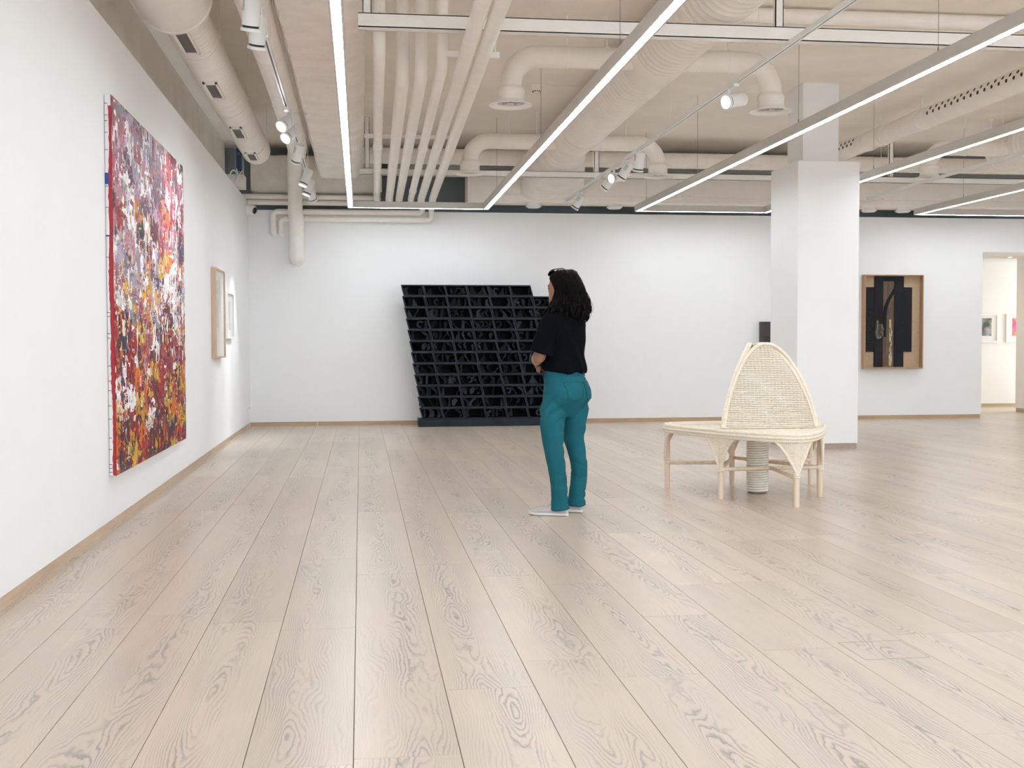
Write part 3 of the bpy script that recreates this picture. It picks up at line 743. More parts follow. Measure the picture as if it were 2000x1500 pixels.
def strokes(n, lmin, lmax, wmin, wmax, zone=None, colour=None, h=.004):
    vs, fs, cs = [], [], []
    for i in range(n):
        L = lmin+(lmax-lmin)*rng.random()**2.2; Wd = wmin+(wmax-wmin)*rng.random()**1.6
        y = PY0+.012+rng.random()*(PY1-PY0-.024); z = PZ0+.012+rng.random()*(PZ1-PZ0-.024)
        if zone: z = PZ0+(zone[0]+(zone[1]-zone[0])*np.clip(rng.normal(.5, .27), .01, .99))*(PZ1-PZ0)
        c = pick(y, (z-PZ0)/(PZ1-PZ0)) if colour is None else PAL[colour[rng.integers(len(colour))]]
        cell = (int((y+.06*math.sin(z*9))/.30), int((z+.05*math.sin(y*7))/.17))
        if colour is None and rng.random() < .55: c = CELL.setdefault(cell, c)
        k = rng.uniform(.75, 1.2); m = 9; b = len(vs); lean = rng.normal(0, .12); ph = rng.random()*6
        hx = PX1+.0006+rng.random()*h*.5
        for j in range(m):
            a = 2*math.pi*j/m; q = 1+rng.normal(0, .22)
            dz = math.sin(a)*L/2*q; dy = math.cos(a)*Wd/2*q*(1+.5*math.sin(ph+a)) + dz*lean
            vs.append((hx-.0004, min(PY1-.003, max(PY0+.003, y+dy)), min(PZ1-.003, max(PZ0+.003, z+dz))))
        vs.append((hx+h*rng.random(), min(PY1-.003, max(PY0+.003, y)), min(PZ1-.003, max(PZ0+.003, z))))
        for j in range(m): fs.append((b+j, b+(j+1) % m, b+m))
        cs += [tuple(min(1, x*k) for x in c)]*(m+1)
    return vs, fs, cs
def colour_mesh(name, parts, mat):
    V, F, C = [], [], []
    for v, f, c in parts:
        b = len(V); V += v; F += [tuple(b+i for i in q) for q in f]; C += c
    me = bpy.data.meshes.new(name); me.from_pydata(V, [], F)
    A = me.color_attributes.new('pigment', 'FLOAT_COLOR', 'POINT'); A.data.foreach_set('color', [x for c in C for x in (*c, 1)])
    me.materials.append(mat); return me
kp = NT('impasto_paint'); kp.set(kp.p.inputs['Base Color'], kp.n('ShaderNodeAttribute', attribute_name='pigment').outputs['Color']); kp.p.inputs['Roughness'].default_value = .45; kp.p.inputs['Specular IOR Level'].default_value = .2
kp.bump(kp.noise(kp.scale(kp.pos(), (1, 120, 40)), 1.0, 3), .3, .003)
parts = [strokes(2600, .05, .24, .06, .30), strokes(4200, .03, .16, .03, .16), strokes(4200, .02, .10, .015, .08),
         strokes(7000, .006, .03, .012, .05, (.38, .66), ('white', 'white', 'white', 'cream', 'lav', 'pink', 'plum', 'grey')),
         strokes(260, .10, .42, .02, .07, (.25, .98), ('white', 'white', 'lav', 'white', 'cream')),
         strokes(200, .05, .22, .05, .16, (.02, .75), ('orange', 'orange', 'yellow')),
         strokes(1500, .01, .05, .02, .07, (.0, .5), ('white', 'navy', 'maroon', 'cream', 'orange', 'plum')),
         strokes(900, .01, .06, .02, .06, (.6, 1.0), ('white', 'lav', 'plum', 'rose', 'navy'))]
o = link('paint_strokes', colour_mesh('paint_strokes', parts, kp.m), None, pt); o['kind'] = 'stuff'
# painted side edge that faces the viewer
yE = PY0-.0006
zz = np.linspace(PZ0+.004, PZ1-.07, 120); edge = []
lo = [PX0+(PX1-PX0)*(.50+.10*math.sin(q*3.1)+.06*math.sin(q*11)+rng.normal(0, .035)) for q in zz]
m = MB(); n = len(zz)
m.v = [(a, yE, q) for a, q in zip(lo, zz)] + [(PX1, yE, q) for q in zz]; m.f = [(i, n+i, n+i+1, i+1) for i in range(n-1)]
m.build('red_edge_paint', paint('red_edge', (.40, .02, .03), .5, .1, 40, 0), pt)
PENCIL = paint('pencil_mark', (.05, .05, .07), .6, .1, 9, 0)
for q in (.02, .05, .065, .095, .14, .235, .29, .42, .565, .575, .62, .632, .705, .745, .77, .81, .845, .895, .925, .965, .975, .985):
    z = PZ1-(PZ1-PZ0)*q-.01; MB().box(PX0, PX0+(PX1-PX0)*.45, yE-.0002, yE+.0003, z-.0018, z+.0018).build('pencil_mark', PENCIL, pt)
MB().box(PX0, PX0+(PX1-PX0)*.55, yE-.0004, yE+.0003, PZ1-.55, PZ1-.48).build('blue_patch', paint('blue_paint', (.01, .08, .33), .5, .1, 30, 0), pt)
MB().box(PX0, PX0+(PX1-PX0)*.5, yE-.0004, yE+.0003, PZ1-.87, PZ1-.86).build('blue_patch', bpy.data.materials['blue_paint'], pt)

# ------------------------------------------------------------------ two framed works on the left wall
def wall_frame_left(name, label, y0, y1, z0, z1, dep, fwid, matf, matp, extra=None):
    t = empty(name, (LX, (y0+y1)/2, z0), label, 'framed picture')
    x1 = LX+dep; m = MB()
    m.bevbox(LX+.001, x1, y0, y0+fwid, z0, z1, .002); m.bevbox(LX+.001, x1, y1-fwid, y1, z0, z1, .002)
    m.bevbox(LX+.001, x1, y0+fwid, y1-fwid, z0, z0+fwid, .002); m.bevbox(LX+.001, x1, y0+fwid, y1-fwid, z1-fwid, z1, .002)
    m.build('frame', matf, t)
    MB().box(LX+.002, x1-.02, y0+fwid, y1-fwid, z0+fwid, z1-fwid).build('backing_paper', matp, t)
    for nm, mt, (a, b, c, d) in extra or []:
        MB().box(x1-.020, x1-.0195, a, b, c, d).build(nm, mt, t)
    MB().box(x1-.008, x1-.005, y0+fwid, y1-fwid, z0+fwid, z1-fwid).build('glass_pane', GLASS, t)
    return t
PAPER = paint('cream_paper', (.80, .77, .71), .9, .02, 6, .03, 150)
INK = paint('pale_grey_wash', (.60, .62, .62), .9, .15, 14, 0)
wall_frame_left('framed_drawing', 'tall pale drawing in a deep light oak frame', 12.48, 13.33, 1.01, 1.97, .052, .022, OAK_Z, PAPER, [('wash', INK, (12.66, 12.78, 1.34, 1.84)), ('wash', INK, (12.80, 12.86, 1.30, 1.86)), ('wash', INK, (12.95, 13.02, 1.5, 1.9))])
PW_ = paint('white_lacquer', (.82, .82, .81), .4, .01, 6, 0)
wall_frame_left('framed_print', 'small pale print in a thin white frame past the oak frame', 13.68, 14.36, 1.225, 1.765, .038, .018, PW_, paint('white_paper', (.80, .81, .80), .9, .02, 9, 0), [('wash', INK, (13.92, 14.12, 1.33, 1.66))])

# ------------------------------------------------------------------ black crate sculpture
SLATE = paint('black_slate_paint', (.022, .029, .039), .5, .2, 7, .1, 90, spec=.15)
COAL = paint('shaded_black_paint', (.0016, .0017, .002), .6, .2, 7, .1, 90, spec=.15)  # crate insides blacker than the frames: shade put into the colour
SCRAP = paint('black_scrap_paint', (.0045, .0055, .007), .45, .3, 10, .1, 60, spec=.15)
SCRAP2 = paint('slate_scrap_paint', (.040, .052, .065), .45, .3, 10, .1, 60, spec=.15)
SY, CW, CH, SH, CD = 16.24, .304, .157, .27, .30
sc = empty('crate_sculpture', (1.9, SY+.15, 0), 'black wall sculpture of slanting open crates stacked on a low plinth', 'sculpture')
MB().bevbox(.80, 3.02, SY-.06, SY+.36, 0, .103, .004).build('plinth', SLATE, sc)
def par(x, z, t): return (x-SH*z, t, z)
def ring_prism(m, x0, x1, z0, z1, wd, t0, t1):
    for a, b, c, d in ((x0, x1, z0, z0+wd), (x0, x1, z1-wd, z1), (x0, x0+wd, z0+wd, z1-wd), (x1-wd, x1, z0+wd, z1-wd)):
        m.prism([(a, c), (b, c), (b, d), (a, d)], par, t0, t1)
m = MB(); ring_prism(m, .001, CW-.001, .001, CH-.001, .0155, 0, .035); fr_me = m.mesh('crate_frame'); fr_me.materials.append(SLATE)
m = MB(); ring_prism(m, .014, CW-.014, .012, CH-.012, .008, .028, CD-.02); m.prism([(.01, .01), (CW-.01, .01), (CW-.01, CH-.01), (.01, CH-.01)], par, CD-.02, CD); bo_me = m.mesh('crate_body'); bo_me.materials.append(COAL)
def curve_strip(seed, wd=.03):
    r = np.random.default_rng(seed); a, b, p = r.uniform(.01, .03), r.uniform(.004, .014), r.random()*6
    zs = np.linspace(.022, CH-.022, 14)
    L = [(-wd/2 + a*math.sin(z*38+p), z) for z in zs]; R = [(wd/2 + a*math.sin(z*38+p+.5)+b*math.sin(z*90+p), z) for z in zs]
    return L + R[::-1]
scraps = []
def scrap(poly, t0, t1):
    m = MB(); m.prism(poly, lambda x, z, t: (x, t, z), t0, t1); me = m.mesh('scrap'); me.materials.append(SCRAP); scraps.append(me)
for s in range(5): scrap(curve_strip(s, .022+.008*s), 0, .022)
scrap([(-.03, .022), (.04, .022), (.03, CH-.022), (.012, CH-.022)], 0, .02)                                   # wedge
scrap([(-.045, .022), (.035, .022), (-.035, CH-.024)], 0, .02)                                               # triangle
scrap([(-.014, .022), (.014, .022), (.020, CH-.022), (-.008, CH-.022)], 0, .02)                                # plank
scrap([(.028*math.cos(a)*(1.2 if math.sin(a) > 0 else .8)+.010*math.sin(a), .078+.052*math.sin(a)) for a in np.linspace(0, 2*math.pi, 18)[:-1]], 0, .022)  # leaf
prof = [(.008, .022), (.018, .026), (.018, .034), (.009, .040), (.016, .052), (.019, .064), (.011, .080), (.009, .086), (.018, .092), (.018, .100), (.010, .106), (.015, .120), (.016, .134)]
m = MB().lathe((0, .02, 0), prof, n=14); me = m.mesh('scrap'); me.materials.append(SCRAP); me.polygons.foreach_set('use_smooth', [True]*len(me.polygons)); scraps.append(me)   # turned baluster
m = MB()
for i in range(5): m.box(-.016+.003*(i % 2), .016-.004*(i % 2), 0, .03-.006*(i % 2), .022+i*.022, .022+i*.022+.019)
me = m.mesh('scrap'); me.materials.append(SCRAP); scraps.append(me)                                          # stacked blocks
a_ = np.linspace(-1.9, 2.6, 16)
scrap([(.040*math.cos(a), .08+.050*math.sin(a)) for a in a_] + [(.020*math.cos(a), .08+.028*math.sin(a)) for a in a_[::-1]], 0, .02)          # hook
for me in list(scraps):
    m2 = me.copy(); m2.materials[0] = SCRAP2; scraps.append(m2)
ZR0 = .104
for row in range(12):
    ncol = 6 if row == 11 else 7
    for c in range(ncol):
        ox = .852-.0227*row + c*CW + random.gauss(0, .002); oz = ZR0+row*CH*.998; oy = SY + random.gauss(0, .004)
        cr = bpy.data.objects.new('crate', bo_me); COL.objects.link(cr); cr.parent = sc
        cr.location = Vector((ox, oy, oz)) - Vector(sc.location)
        f = bpy.data.objects.new('crate_frame', fr_me); COL.objects.link(f); f.parent = cr
        npz = random.choice([2, 3, 3, 4]); xs0 = .055 + random.random()*.02
        for q in range(npz):
            me = random.choice(scraps); s = bpy.data.objects.new('scrap', me); COL.objects.link(s); s.parent = cr
            xx = xs0 + (CW-.11)*q/(npz-1) + random.gauss(0, .008); s.location = (xx-SH*CH/2, .045+random.random()*.12, 0)
            s.rotation_euler = (0, 0, random.gauss(0, .25)); s.scale = (random.choice([1, 1, -1])*random.uniform(.9, 1.6), 1, .985)

# ------------------------------------------------------------------ shadow-box artwork right of the pillar
t = empty('shadow_box_art', (7.97, BY, .765), 'dark relief of black boards on tan linen in a deep wooden frame', 'framed artwork')
X0, X1, Z0, Z1, FY = 7.50, 8.435, .765, 2.18, BY-.115
FRW = wood('walnut_edge', (.36, .22, .12), (.47, .30, .18), 'z')
m = MB()
for a, b, c, d in ((X0, X0+.018, Z0, Z1), (X1-.018, X1, Z0, Z1), (X0+.018, X1-.018, Z0, Z0+.018), (X0+.018, X1-.018, Z1-.018, Z1)): m.bevbox(a, b, FY, BY-.001, c, d, .002)
m.build('frame', FRW, t)
LIN = paint('tan_linen', (.50, .36, .23), .9, .08, 40, .3, 300)
MB().box(X0+.018, X1-.018, BY-.018, BY-.002, Z0+.018, Z1-.018).build('linen_ground', LIN, t)
NAVY = paint('blue_black_board', (.006, .009, .014), .5, .2, 12, .1, 60, spec=.15)
EBON = paint('charcoal_board', (.009, .0085, .011), .55, .2, 12, .1, 60, spec=.15)
def P2(px, pz): return X0+(X1-X0)*px, Z0+(Z1-Z0)*pz
def board(nm, mat, px0, px1, pz0, pz1, d0, d1):
    a, c = P2(px0, pz0); b, d = P2(px1, pz1); MB().bevbox(a, b, BY-d1, BY-d0, c, d, .003).build(nm, mat, t)
board('side_board', EBON, .03, .22, .18, .87, .019, .035)
board('side_board', NAVY, .68, .845, .18, .87, .019, .035)
board('upright_board', EBON, .20, .35, .02, .985, .020, .045)
board('upright_board', NAVY, .54, .70, .02, .985, .020, .045)
board('head_board', NAVY, .345, .545, .935, .985, .020, .045)
board('brown_panel', wood('dark_walnut', (.05, .03, .018), (.16, .095, .05), 'z', .8), .345, .56, .025, .935, .019, .030)
cp = [(.54, .87), (.50, .82), (.42, .74), (.37, .66), (.355, .58), (.352, .48), (.352, .34)]
poly = [P2(a, b) for a, b in cp] + [P2(a+.045, b-.0) for a, b in cp[::-1]]
MB().prism(poly, lambda a, b, q: (a, BY-q, b), .03, .06).build('curved_blade', NAVY, t)
poly = [P2(a, b) for a, b in ((.455, .525), (.485, .525), (.49, .44), (.505, .40), (.50, .25), (.505, .08), (.49, .03), (.455, .03), (.45, .12), (.46, .25), (.452, .37))]
k = NT('mottled_ivory'); k.set(k.p.inputs['Base Color'], k.ramp(k.noise(k.scale(k.pos(), (60, 1, 14)), 1, 4, .7), [(.38, (.06, .045, .02)), (.52, (.50, .43, .26)), (.65, (.62, .55, .36))])); k.p.inputs['Roughness'].default_value = .5
MB().prism(poly, lambda a, b, q: (a, BY-q, b), .03, .045).build('ivory_slip', k.m, t)
poly = [P2(a, b) for a, b in ((.215, .44), (.235, .52), (.255, .52), (.265, .47), (.33, .475), (.345, .42), (.335, .345), (.29, .325), (.235, .315), (.205, .36))]
k = NT('carved_horn'); k.set(k.p.inputs['Base Color'], k.ramp(k.noise(k.scale(k.pos(), (22, 1, 9)), 1, 4, .6, 1.5), [(.40, (.012, .011, .008)), (.56, (.10, .085, .05)), (.68, (.50, .44, .30))])); k.p.inputs['Roughness'].default_value = .3
MB().prism(poly, lambda a, b, q: (a, BY-q, b), .04, .075).build('carved_block', k.m, t)
MB().box(X0+.018, X1-.018, FY+.006, FY+.009, Z0+.018, Z1-.018).build('glass_pane', GLASS, t)

# dark monitor box behind the pillar
t = empty('wall_monitor', (6.2, BY, 1.12), 'dark wall-mounted cabinet with a recessed screen partly behind the pillar', 'monitor')
m = MB()
for a, b, c, d in ((5.90, 5.95, .93, 1.475), (6.55, 6.60, .93, 1.475), (5.95, 6.55, 1.26, 1.475), (5.95, 6.55, .93, .98)): m.bevbox(a, b, BY-.12, BY-.001, c, d, .003)
m.build('cabinet', paint('umber_cabinet', (.045, .036, .034), .5, .1, 9, 0), t)
MB().box(5.95, 6.55, BY-.05, BY-.03, .98, 1.26).build('screen', paint('screen_black', (.008, .008, .010), .12, .1, 9, 0), t)

# ------------------------------------------------------------------ pictures in the side room
def side_picture(label, x0, x1, z0, z1, ramp_, sc_):
    t = empty('small_framed_print', ((x0+x1)/2, 19.55, z0), label, 'framed picture', 'framed prints in the side room')
    y1 = 19.55; y0 = y1-.035; fw_ = .03; m = MB()
    for a, b, c, d in ((x0, x0+fw_, z0, z1), (x1-fw_, x1, z0, z1), (x0+fw_, x1-fw_, z0, z0+fw_), (x0+fw_, x1-fw_, z1-fw_, z1)): m.bevbox(a, b, y0, y1-.001, c, d, .002)
    m.build('frame', PW_, t)
    MB().box(x0+fw_, x1-fw_, y0+.02, y0+.024, z0+fw_, z1-fw_).build('mat_board', PAPER, t)
    k = NT('print_colours'); k.set(k.p.inputs['Base Color'], k.ramp(k.noise(k.scale(k.pos(), sc_), 1, 2, .5, .5), ramp_, 'EASE')); k.p.inputs['Roughness'].default_value = .6
    dx, dz = (x1-x0)*.23, (z1-z0)*.19
    MB().box(x0+dx, x1-dx, y0+.018, y0+.0195, z0+dz+.02, z1-dz+.02).build('print', k.m, t)
side_picture('white framed print with blue, grey and violet patches in the side room', 10.81, 11.35, 1.16, 1.67, [(.3, (.05, .10, .08)), (.42, (.30, .24, .22)), (.5, (.45, .42, .40)), (.56, (.06, .28, .60)), (.66, (.08, .33, .65)), (.75, (.35, .22, .50))], (4.5, 1, 4.5))
side_picture('white framed print with pink, orange and olive patches in the side room', 11.50, 12.04, 1.16, 1.67, [(.3, (.30, .34, .08)), (.42, (.75, .35, .06)), (.5, (.70, .20, .30)), (.58, (.80, .08, .28)), (.7, (.30, .30, .15)), (.8, (.75, .40, .10))], (5, 1, 5))
o = MB().bevbox(10.922, 10.929, 17.72, 17.86, 1.10, 1.20, .001).build('label_card', paint('card_white', (.78, .77, .75), .8, .02, 9, 0)); tag(o, 'small white text card on the side room wall', 'label')
t = empty('downlight', (10.6, 17.9, 2.56), 'small recessed downlight in the side room ceiling', 'downlight')
MB().lathe((10.6, 17.9, 2.56), [(.045, 0), (.045, -.004), (.032, -.004)], n=20, cap=False).build('trim_ring', W_STEEL, t)
MB().lathe((10.6, 17.9, 2.557), [(.032, 0), (.032, -.001)], n=20).build('lens', emit('warm_led', (1, .82, .6), 6), t)
for lx, ly, e in ((10.3, 18.3, 4.5), (11.7, 18.8, 4.5)):
    l = bpy.data.lights.new('side_room_lamp', 'SPOT'); l.energy = e; l.color = (1, .64, .34); l.shadow_soft_size = .12; l.spot_size = math.radians(150); l.spot_blend = 1
    q = bpy.data.objects.new('side_room_lamp', l); COL.objects.link(q); q.location = (lx, ly, 2.52)

# ------------------------------------------------------------------ rattan settee
RAT = NT('pale_rattan'); v_ = RAT.pos(); n_ = RAT.noise(RAT.scale(v_, (30, 30, 130)), 1, 3, .6)
RAT.set(RAT.p.inputs['Base Color'], RAT.ramp(n_, [(.25, (.70, .60, .47)), (.42, (.82, .745, .62)), (.62, (.88, .82, .71))])); RAT.p.inputs['Roughness'].default_value = .5
RAT = RAT.m
RATG = wood('rattan_pole', (.70, .55, .41), (.84, .72, .57), 'z', .8)
WHT = paint('white_rattan_coil', (.90, .88, .82), .5, .06, 30, 0)
CC = Vector((3.03, 8.62, 0))
corners = [Vector((3.03, 7.79, 0)), Vector((3.63, 9.03, 0)), Vector((2.42, 8.99, 0))]
mids = [Vector((3.41, 8.30, 0)), Vector((3.0, 9.13, 0)), Vector((2.635, 8.275, 0))]      # mids[i] between corners[i] and corners[i+1]
st = empty('rattan_settee', CC, 'pale woven rattan three-way settee with arched backs and a coiled centre post', 'chair')
loop = [p for i in range(3) for p in (corners[i], mids[i])]
def outline(scale=1.0, n=16, grow=.02):
    P = [CC + (p-CC)*scale + (p-CC).normalized()*grow for p in loop]; out = []
    for i in range(6):
        p0, p1, p2, p3 = P[i-1], P[i], P[(i+1) % 6], P[(i+2) % 6]
        for q in range(n):
            s = q/n; out.append(.5*((2*p1)+(p2-p0)*s+(2*p0-5*p1+4*p2-p3)*s*s+(3*p1-p0-3*p2+p3)*s**3))
    return out
SZ = .518
def ringtube(m, pts, z, r, n=8, sq=1):
    pp = [Vector((p.x, p.y, z)) for p in pts]; pp = pp + [pp[0], pp[1]]; m.tube(pp, r, n, cap=False)
O = outline()
m = MB(); ringtube(m, O, SZ-.012, .015); ringtube(m, outline(grow=.027), SZ-.034, .013); ringtube(m, O, SZ-.054, .013); m.build('seat_rim', RAT, st, True, auto=False)
me_ = MB(); me_.prism([(p.x, p.y) for p in outline(grow=.005)], lambda a, b, t: (a, b, t), SZ-.05, SZ-.014); me_.build('seat_board', RAT, st)
m = MB()
for i in range(36): ringtube(m, outline(scale=.985-.026*i, grow=.004), SZ-.010+.002*(i % 2), .0075, 6)
m.build('seat_weave', RAT, st, True, auto=False)['kind'] = 'stuff'
for p in corners + mids:
    top = Vector((p.x, p.y, SZ-.05)); mm = MB().tube([(p.x, p.y, 0), (p.x, p.y, .1), (p.x+random.gauss(0, .002), p.y, .3), top], [.021, .022, .022, .021], 12)
    mm.build('leg', RATG, st, True)
SZT = .222
for i in range(3):
    a, b, c = mids[i-1], mids[i], corners[i]; mid = (a+b)/2
    m = MB().tube([(a.x, a.y, SZT), (b.x, b.y, SZT)], .014, 10); m.build('stretcher', RATG, st, True)
    m = MB().tube([(mid.x, mid.y, SZT+.004), (c.x, c.y, SZT-.02)], .014, 10); m.build('stretcher', RATG, st, True)
m = MB()
for p in corners + mids:
    for dz in (-.012, 0, .012): m.lathe((p.x, p.y, SZT+dz-.005), [(.022, 0), (.027, .003), (.027, .008), (.022, .011)], n=14, cap=False)
m.build('leg_binding', RAT, st, True)['kind'] = 'stuff'
# centre post: coil of thick cane
m = MB(); R_, z_, ptz = .077, .012, []
for i in range(int(.47/.0185*26)):
    a = 2*math.pi*i/26; ptz.append((CC.x+R_*math.cos(a), CC.y-.02+R_*math.sin(a), .010+.0185*i/26))
m.tube(ptz, .0088, 6); m.build('centre_post', WHT, st, True, auto=False)
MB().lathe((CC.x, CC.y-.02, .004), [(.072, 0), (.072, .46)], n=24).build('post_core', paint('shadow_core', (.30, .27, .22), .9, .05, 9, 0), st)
# arched backs
def back(i):
    a, b, c = mids[i-1], mids[i], corners[i]
    a, b = CC+(a-CC)*.95, CC+(b-CC)*.95
    ax = (b-a); Wd = ax.length/2; ax.normalize(); base = (a+b)/2; outw = (c-CC).normalized()
    apex = CC + outw*(.10 if i == 0 else .055) + (Vector((.03, 0, 0)) if i == 0 else Vector((0, 0, 0))); H = 1.145-SZ
    def pt_(s, h, off=0):
        lean = base.lerp(apex, h**1.15)
        bulge = outw*(.02*math.sin(math.pi*h)) - outw*.012*(s*s)
        return lean + ax*(s*Wd*math.sqrt(max(0, 1-(h*.996)**1.2))) + Vector((0, 0, SZ+H*h)) + bulge + outw*off
    return pt_, Wd, outw
for i in range(3):
    pt_, Wd, ow = back(i)
    m = MB(); rows = 46; nst = 26; V = m.v; F = m.f
    for r in range(rows):
        h = (r+.5)/rows*.985; w_ = math.sqrt(1-(h*.996)**1.2); nseg = max(4, int(nst*2*w_)); hh = .5/rows*.84
        b = len(V); jit = random.gauss(0, .0008)
        for q in range(nseg+1):
            s = -1+2*q/nseg; k_ = s*w_*nst/2
            off = .0055*math.cos(math.pi*(k_*2) + math.pi*r) + jit
            V += [tuple(pt_(s, h-hh*.9, off-.002)), tuple(pt_(s, h-hh*.6, off+.0025)), tuple(pt_(s, h+hh*.6, off+.0025)), tuple(pt_(s, min(.999, h+hh*.9), off-.002))]
        for q in range(nseg):
            for z in range(3): F.append((b+q*4+z, b+q*4+z+4, b+q*4+z+5, b+q*4+z+1))
    m.build('back_weave', RAT, st, True, auto=False)['kind'] = 'stuff'
    m = MB()
    for q in range(-12, 13):
        x = q/12.5; hm = (1-x*x)**(1/1.2)/.996
        pts = [pt_(x/math.sqrt(max(1e-4, 1-(h*.996)**1.2)), h, -.001) for h in np.linspace(0.0, max(.03, hm*.985), 10)]
        m.tube(pts, .0035, 5)
    m.build('back_stake', RAT, st, True)['kind'] = 'stuff'
    m = MB()
    th = np.linspace(-1, 1, 44)
    for off, ex, rr in ((.006, 1.015, .0125), (-.012, 1.0, .010)):
        pts = []
        for s in th: 
            x = math.copysign(abs(s)**.9, s)*.999; h = (1-x*x)**(1/1.2)/.996; h = min(max(h, 0), .9995)
            p = pt_(0, h, off); e = (pt_(1, 0)-pt_(-1, 0)).normalized(); p = p + e*(x*Wd*ex) + (pt_(x, h, off)-pt_(0, h, off))*0; p.z += .004*ex
            pts.append(p)
        m.tube(pts, rr, 8)
    m.build('back_rim', RAT, st, True)
# woven gussets under the rim at every leg
NO = len(O); seg = [(O[(i+1) % NO]-O[i]).length for i in range(NO)]; cum = np.concatenate([[0], np.cumsum(seg)]); TOT = cum[-1]
def rim_at(s):
    s = s % TOT; i = int(np.searchsorted(cum, s, side='right')-1); i = min(i, NO-1); t = (s-cum[i])/seg[i]; return O[i].lerp(O[(i+1) % NO], t)
for gi in range(6):
    s0 = cum[gi*16]; hw = .165 if gi % 2 == 0 else .15; dp = .235; zt = SZ-.06
    def gp(a, z): p = rim_at(s0+a); q = min(1, max(0, (zt-z)/dp)); leg = loop[gi]; p = p.lerp(Vector((leg.x, leg.y, 0))+(p-leg)*.9, q*.8); return Vector((p.x, p.y, z))
    def low(a): return zt-dp*(1-abs(a)/hw)**1.45
    m = MB()
    for a in np.linspace(-hw*.96, hw*.96, 23): m.tube([gp(a, zt+.01), gp(a, (zt+low(a))/2), gp(a, low(a))], .0036, 5)
    for z in np.arange(zt-.004, zt-dp+.01, -.0095):
        e = hw*(1-((zt-z)/dp)**(1/1.45))
        if e > .008: m.tube([gp(a, z)+(rim_at(s0)-CC).normalized()*.003*math.cos(q*math.pi+z*330) for q, a in enumerate(np.linspace(-e, e, max(5, int(e*80))))], .0042, 5)
    m.build('gusset_weave', RAT, st, True)['kind'] = 'stuff'
    m = MB()
    for sg in (-1, 1): m.tube([gp(sg*a, low(a)) for a in np.linspace(0, hw, 12)], .0095, 8)
    m.build('gusset_brace', RAT, st, True)

# ------------------------------------------------------------------ person
def remesh(mb, vox, smooth=6):
    me = mb.mesh('tmp'); ob = bpy.data.objects.new('tmp', me); COL.objects.link(ob)
    r = ob.modifiers.new('r', 'REMESH'); r.mode = 'VOXEL'; r.voxel_size = vox
    s = ob.modifiers.new('s', 'SMOOTH'); s.factor = .5; s.iterations = smooth
    dg = bpy.context.evaluated_depsgraph_get(); dg.update()
    out = bpy.data.meshes.new_from_object(ob.evaluated_get(dg))
    bpy.data.objects.remove(ob); return out
def co_no(me):
    n = len(me.vertices); c = np.empty(n*3); q = np.empty(n*3)
    me.vertices.foreach_get('co', c); me.vertices.foreach_get('normal', q); return c.reshape(-1, 3), q.reshape(-1, 3)
def set_co(me, c): me.vertices.foreach_set('co', c.ravel()); me.update()
PO = Vector((1.365, 7.72, 0)); PF = Vector((-.68, .733, 0)); PR = Vector((.733, .68, 0))
def B(u, v, z): return PO + PR*u + PF*v + Vector((0, 0, z))
def bring(u, v, z, a, b, n=28, tilt=0.0, ex=1.0, fr=None):
    R_, F_, c0 = fr if fr else (PR, PF, PO)
    out = []
    for j in range(n):
        t = 2*math.pi*j/n; c = math.copysign(abs(math.cos(t))**ex, math.cos(t)); s = math.copysign(abs(math.sin(t))**ex, math.sin(t))
        out.append(c0 + R_*(u+a*c) + F_*(v+b*s) + Vector((0, 0, z+tilt*b*s)))
    return out
per = empty('person', (PO.x, PO.y, 0), 'person in black t-shirt and teal jeans standing with folded arms', 'person')
SKIN = NT('skin'); SKIN.set(SKIN.p.inputs['Base Color'], SKIN.ramp(SKIN.noise(SKIN.pos(), 14, 3), [(.3, (.27, .125, .08)), (.7, (.35, .175, .115))])); SKIN.p.inputs['Roughness'].default_value = .5; SKIN.p.inputs['Subsurface Weight'].default_value = .06; SKIN = SKIN.m
JEAN = NT('teal_denim'); v_ = JEAN.pos(); n_ = JEAN.noise(v_, 7, 4, .6); f_ = JEAN.noise(JEAN.scale(v_, (500, 500, 160)), 1, 2)
JEAN.set(JEAN.p.inputs['Base Color'], JEAN.mix(JEAN.math('MULTIPLY', f_, .5), JEAN.ramp(n_, [(.3, (.009, .092, .128)), (.7, (.015, .130, .168))]), (.03, .165, .20))); JEAN.p.inputs['Roughness'].default_value = .9; JEAN.p.inputs['Specular IOR Level'].default_value = .1; JEAN.bump(f_, .15, .001); JEAN = JEAN.m
TEE = paint('black_cotton', (.0028, .0042, .0062), .9, .15, 12, .1, 400, spec=.06)
HAIRM = paint('dark_brown_hair', (.0032, .0024, .0021), .5, .3, 60, .2, 300, spec=.10)
# body: one continuous skin surface
HD = Vector((1.354, 7.748, 0)); HF = Vector((-.80, .60, 0)); HR = Vector((.60, .80, 0)); hfr = (HR, HF, HD)
def Hd(u, v, z): return HD + HR*u + HF*v + Vector((0, 0, z))
m = MB()
m.loft([bring(0, v, z, a, b, fr=hfr) for z, v, a, b in ((1.424, .066, .020, .022), (1.432, .056, .036, .038), (1.448, .036, .052, .060), (1.475, .014, .063, .082), (1.505, .004, .069, .092), (1.54, -.002, .073, .096), (1.575, -.006, .073, .095), (1.605, -.010, .066, .085), (1.628, -.012, .048, .064), (1.640, -.012, .022, .030))])
m.loft([bring(0, v, z, a, a*1.05) for z, v, a in ((1.33, -.015, .062), (1.38, -.01, .052), (1.43, .005, .050), (1.47, .01, .048))])
m.lathe(Hd(0, .080, 1.525), [(.004, -.006), (.013, .0), (.017, .014), (.012, .026), (.004, .030)], d=tuple(HF*.75+Vector((0, 0, -.66))), n=12)     # nose
m.lathe(Hd(0, .083, 1.463), [(.004, -.012), (.016, -.006), (.018, .0), (.013, .006), (.004, .010)], d=tuple(HF), n=12)                         # lips
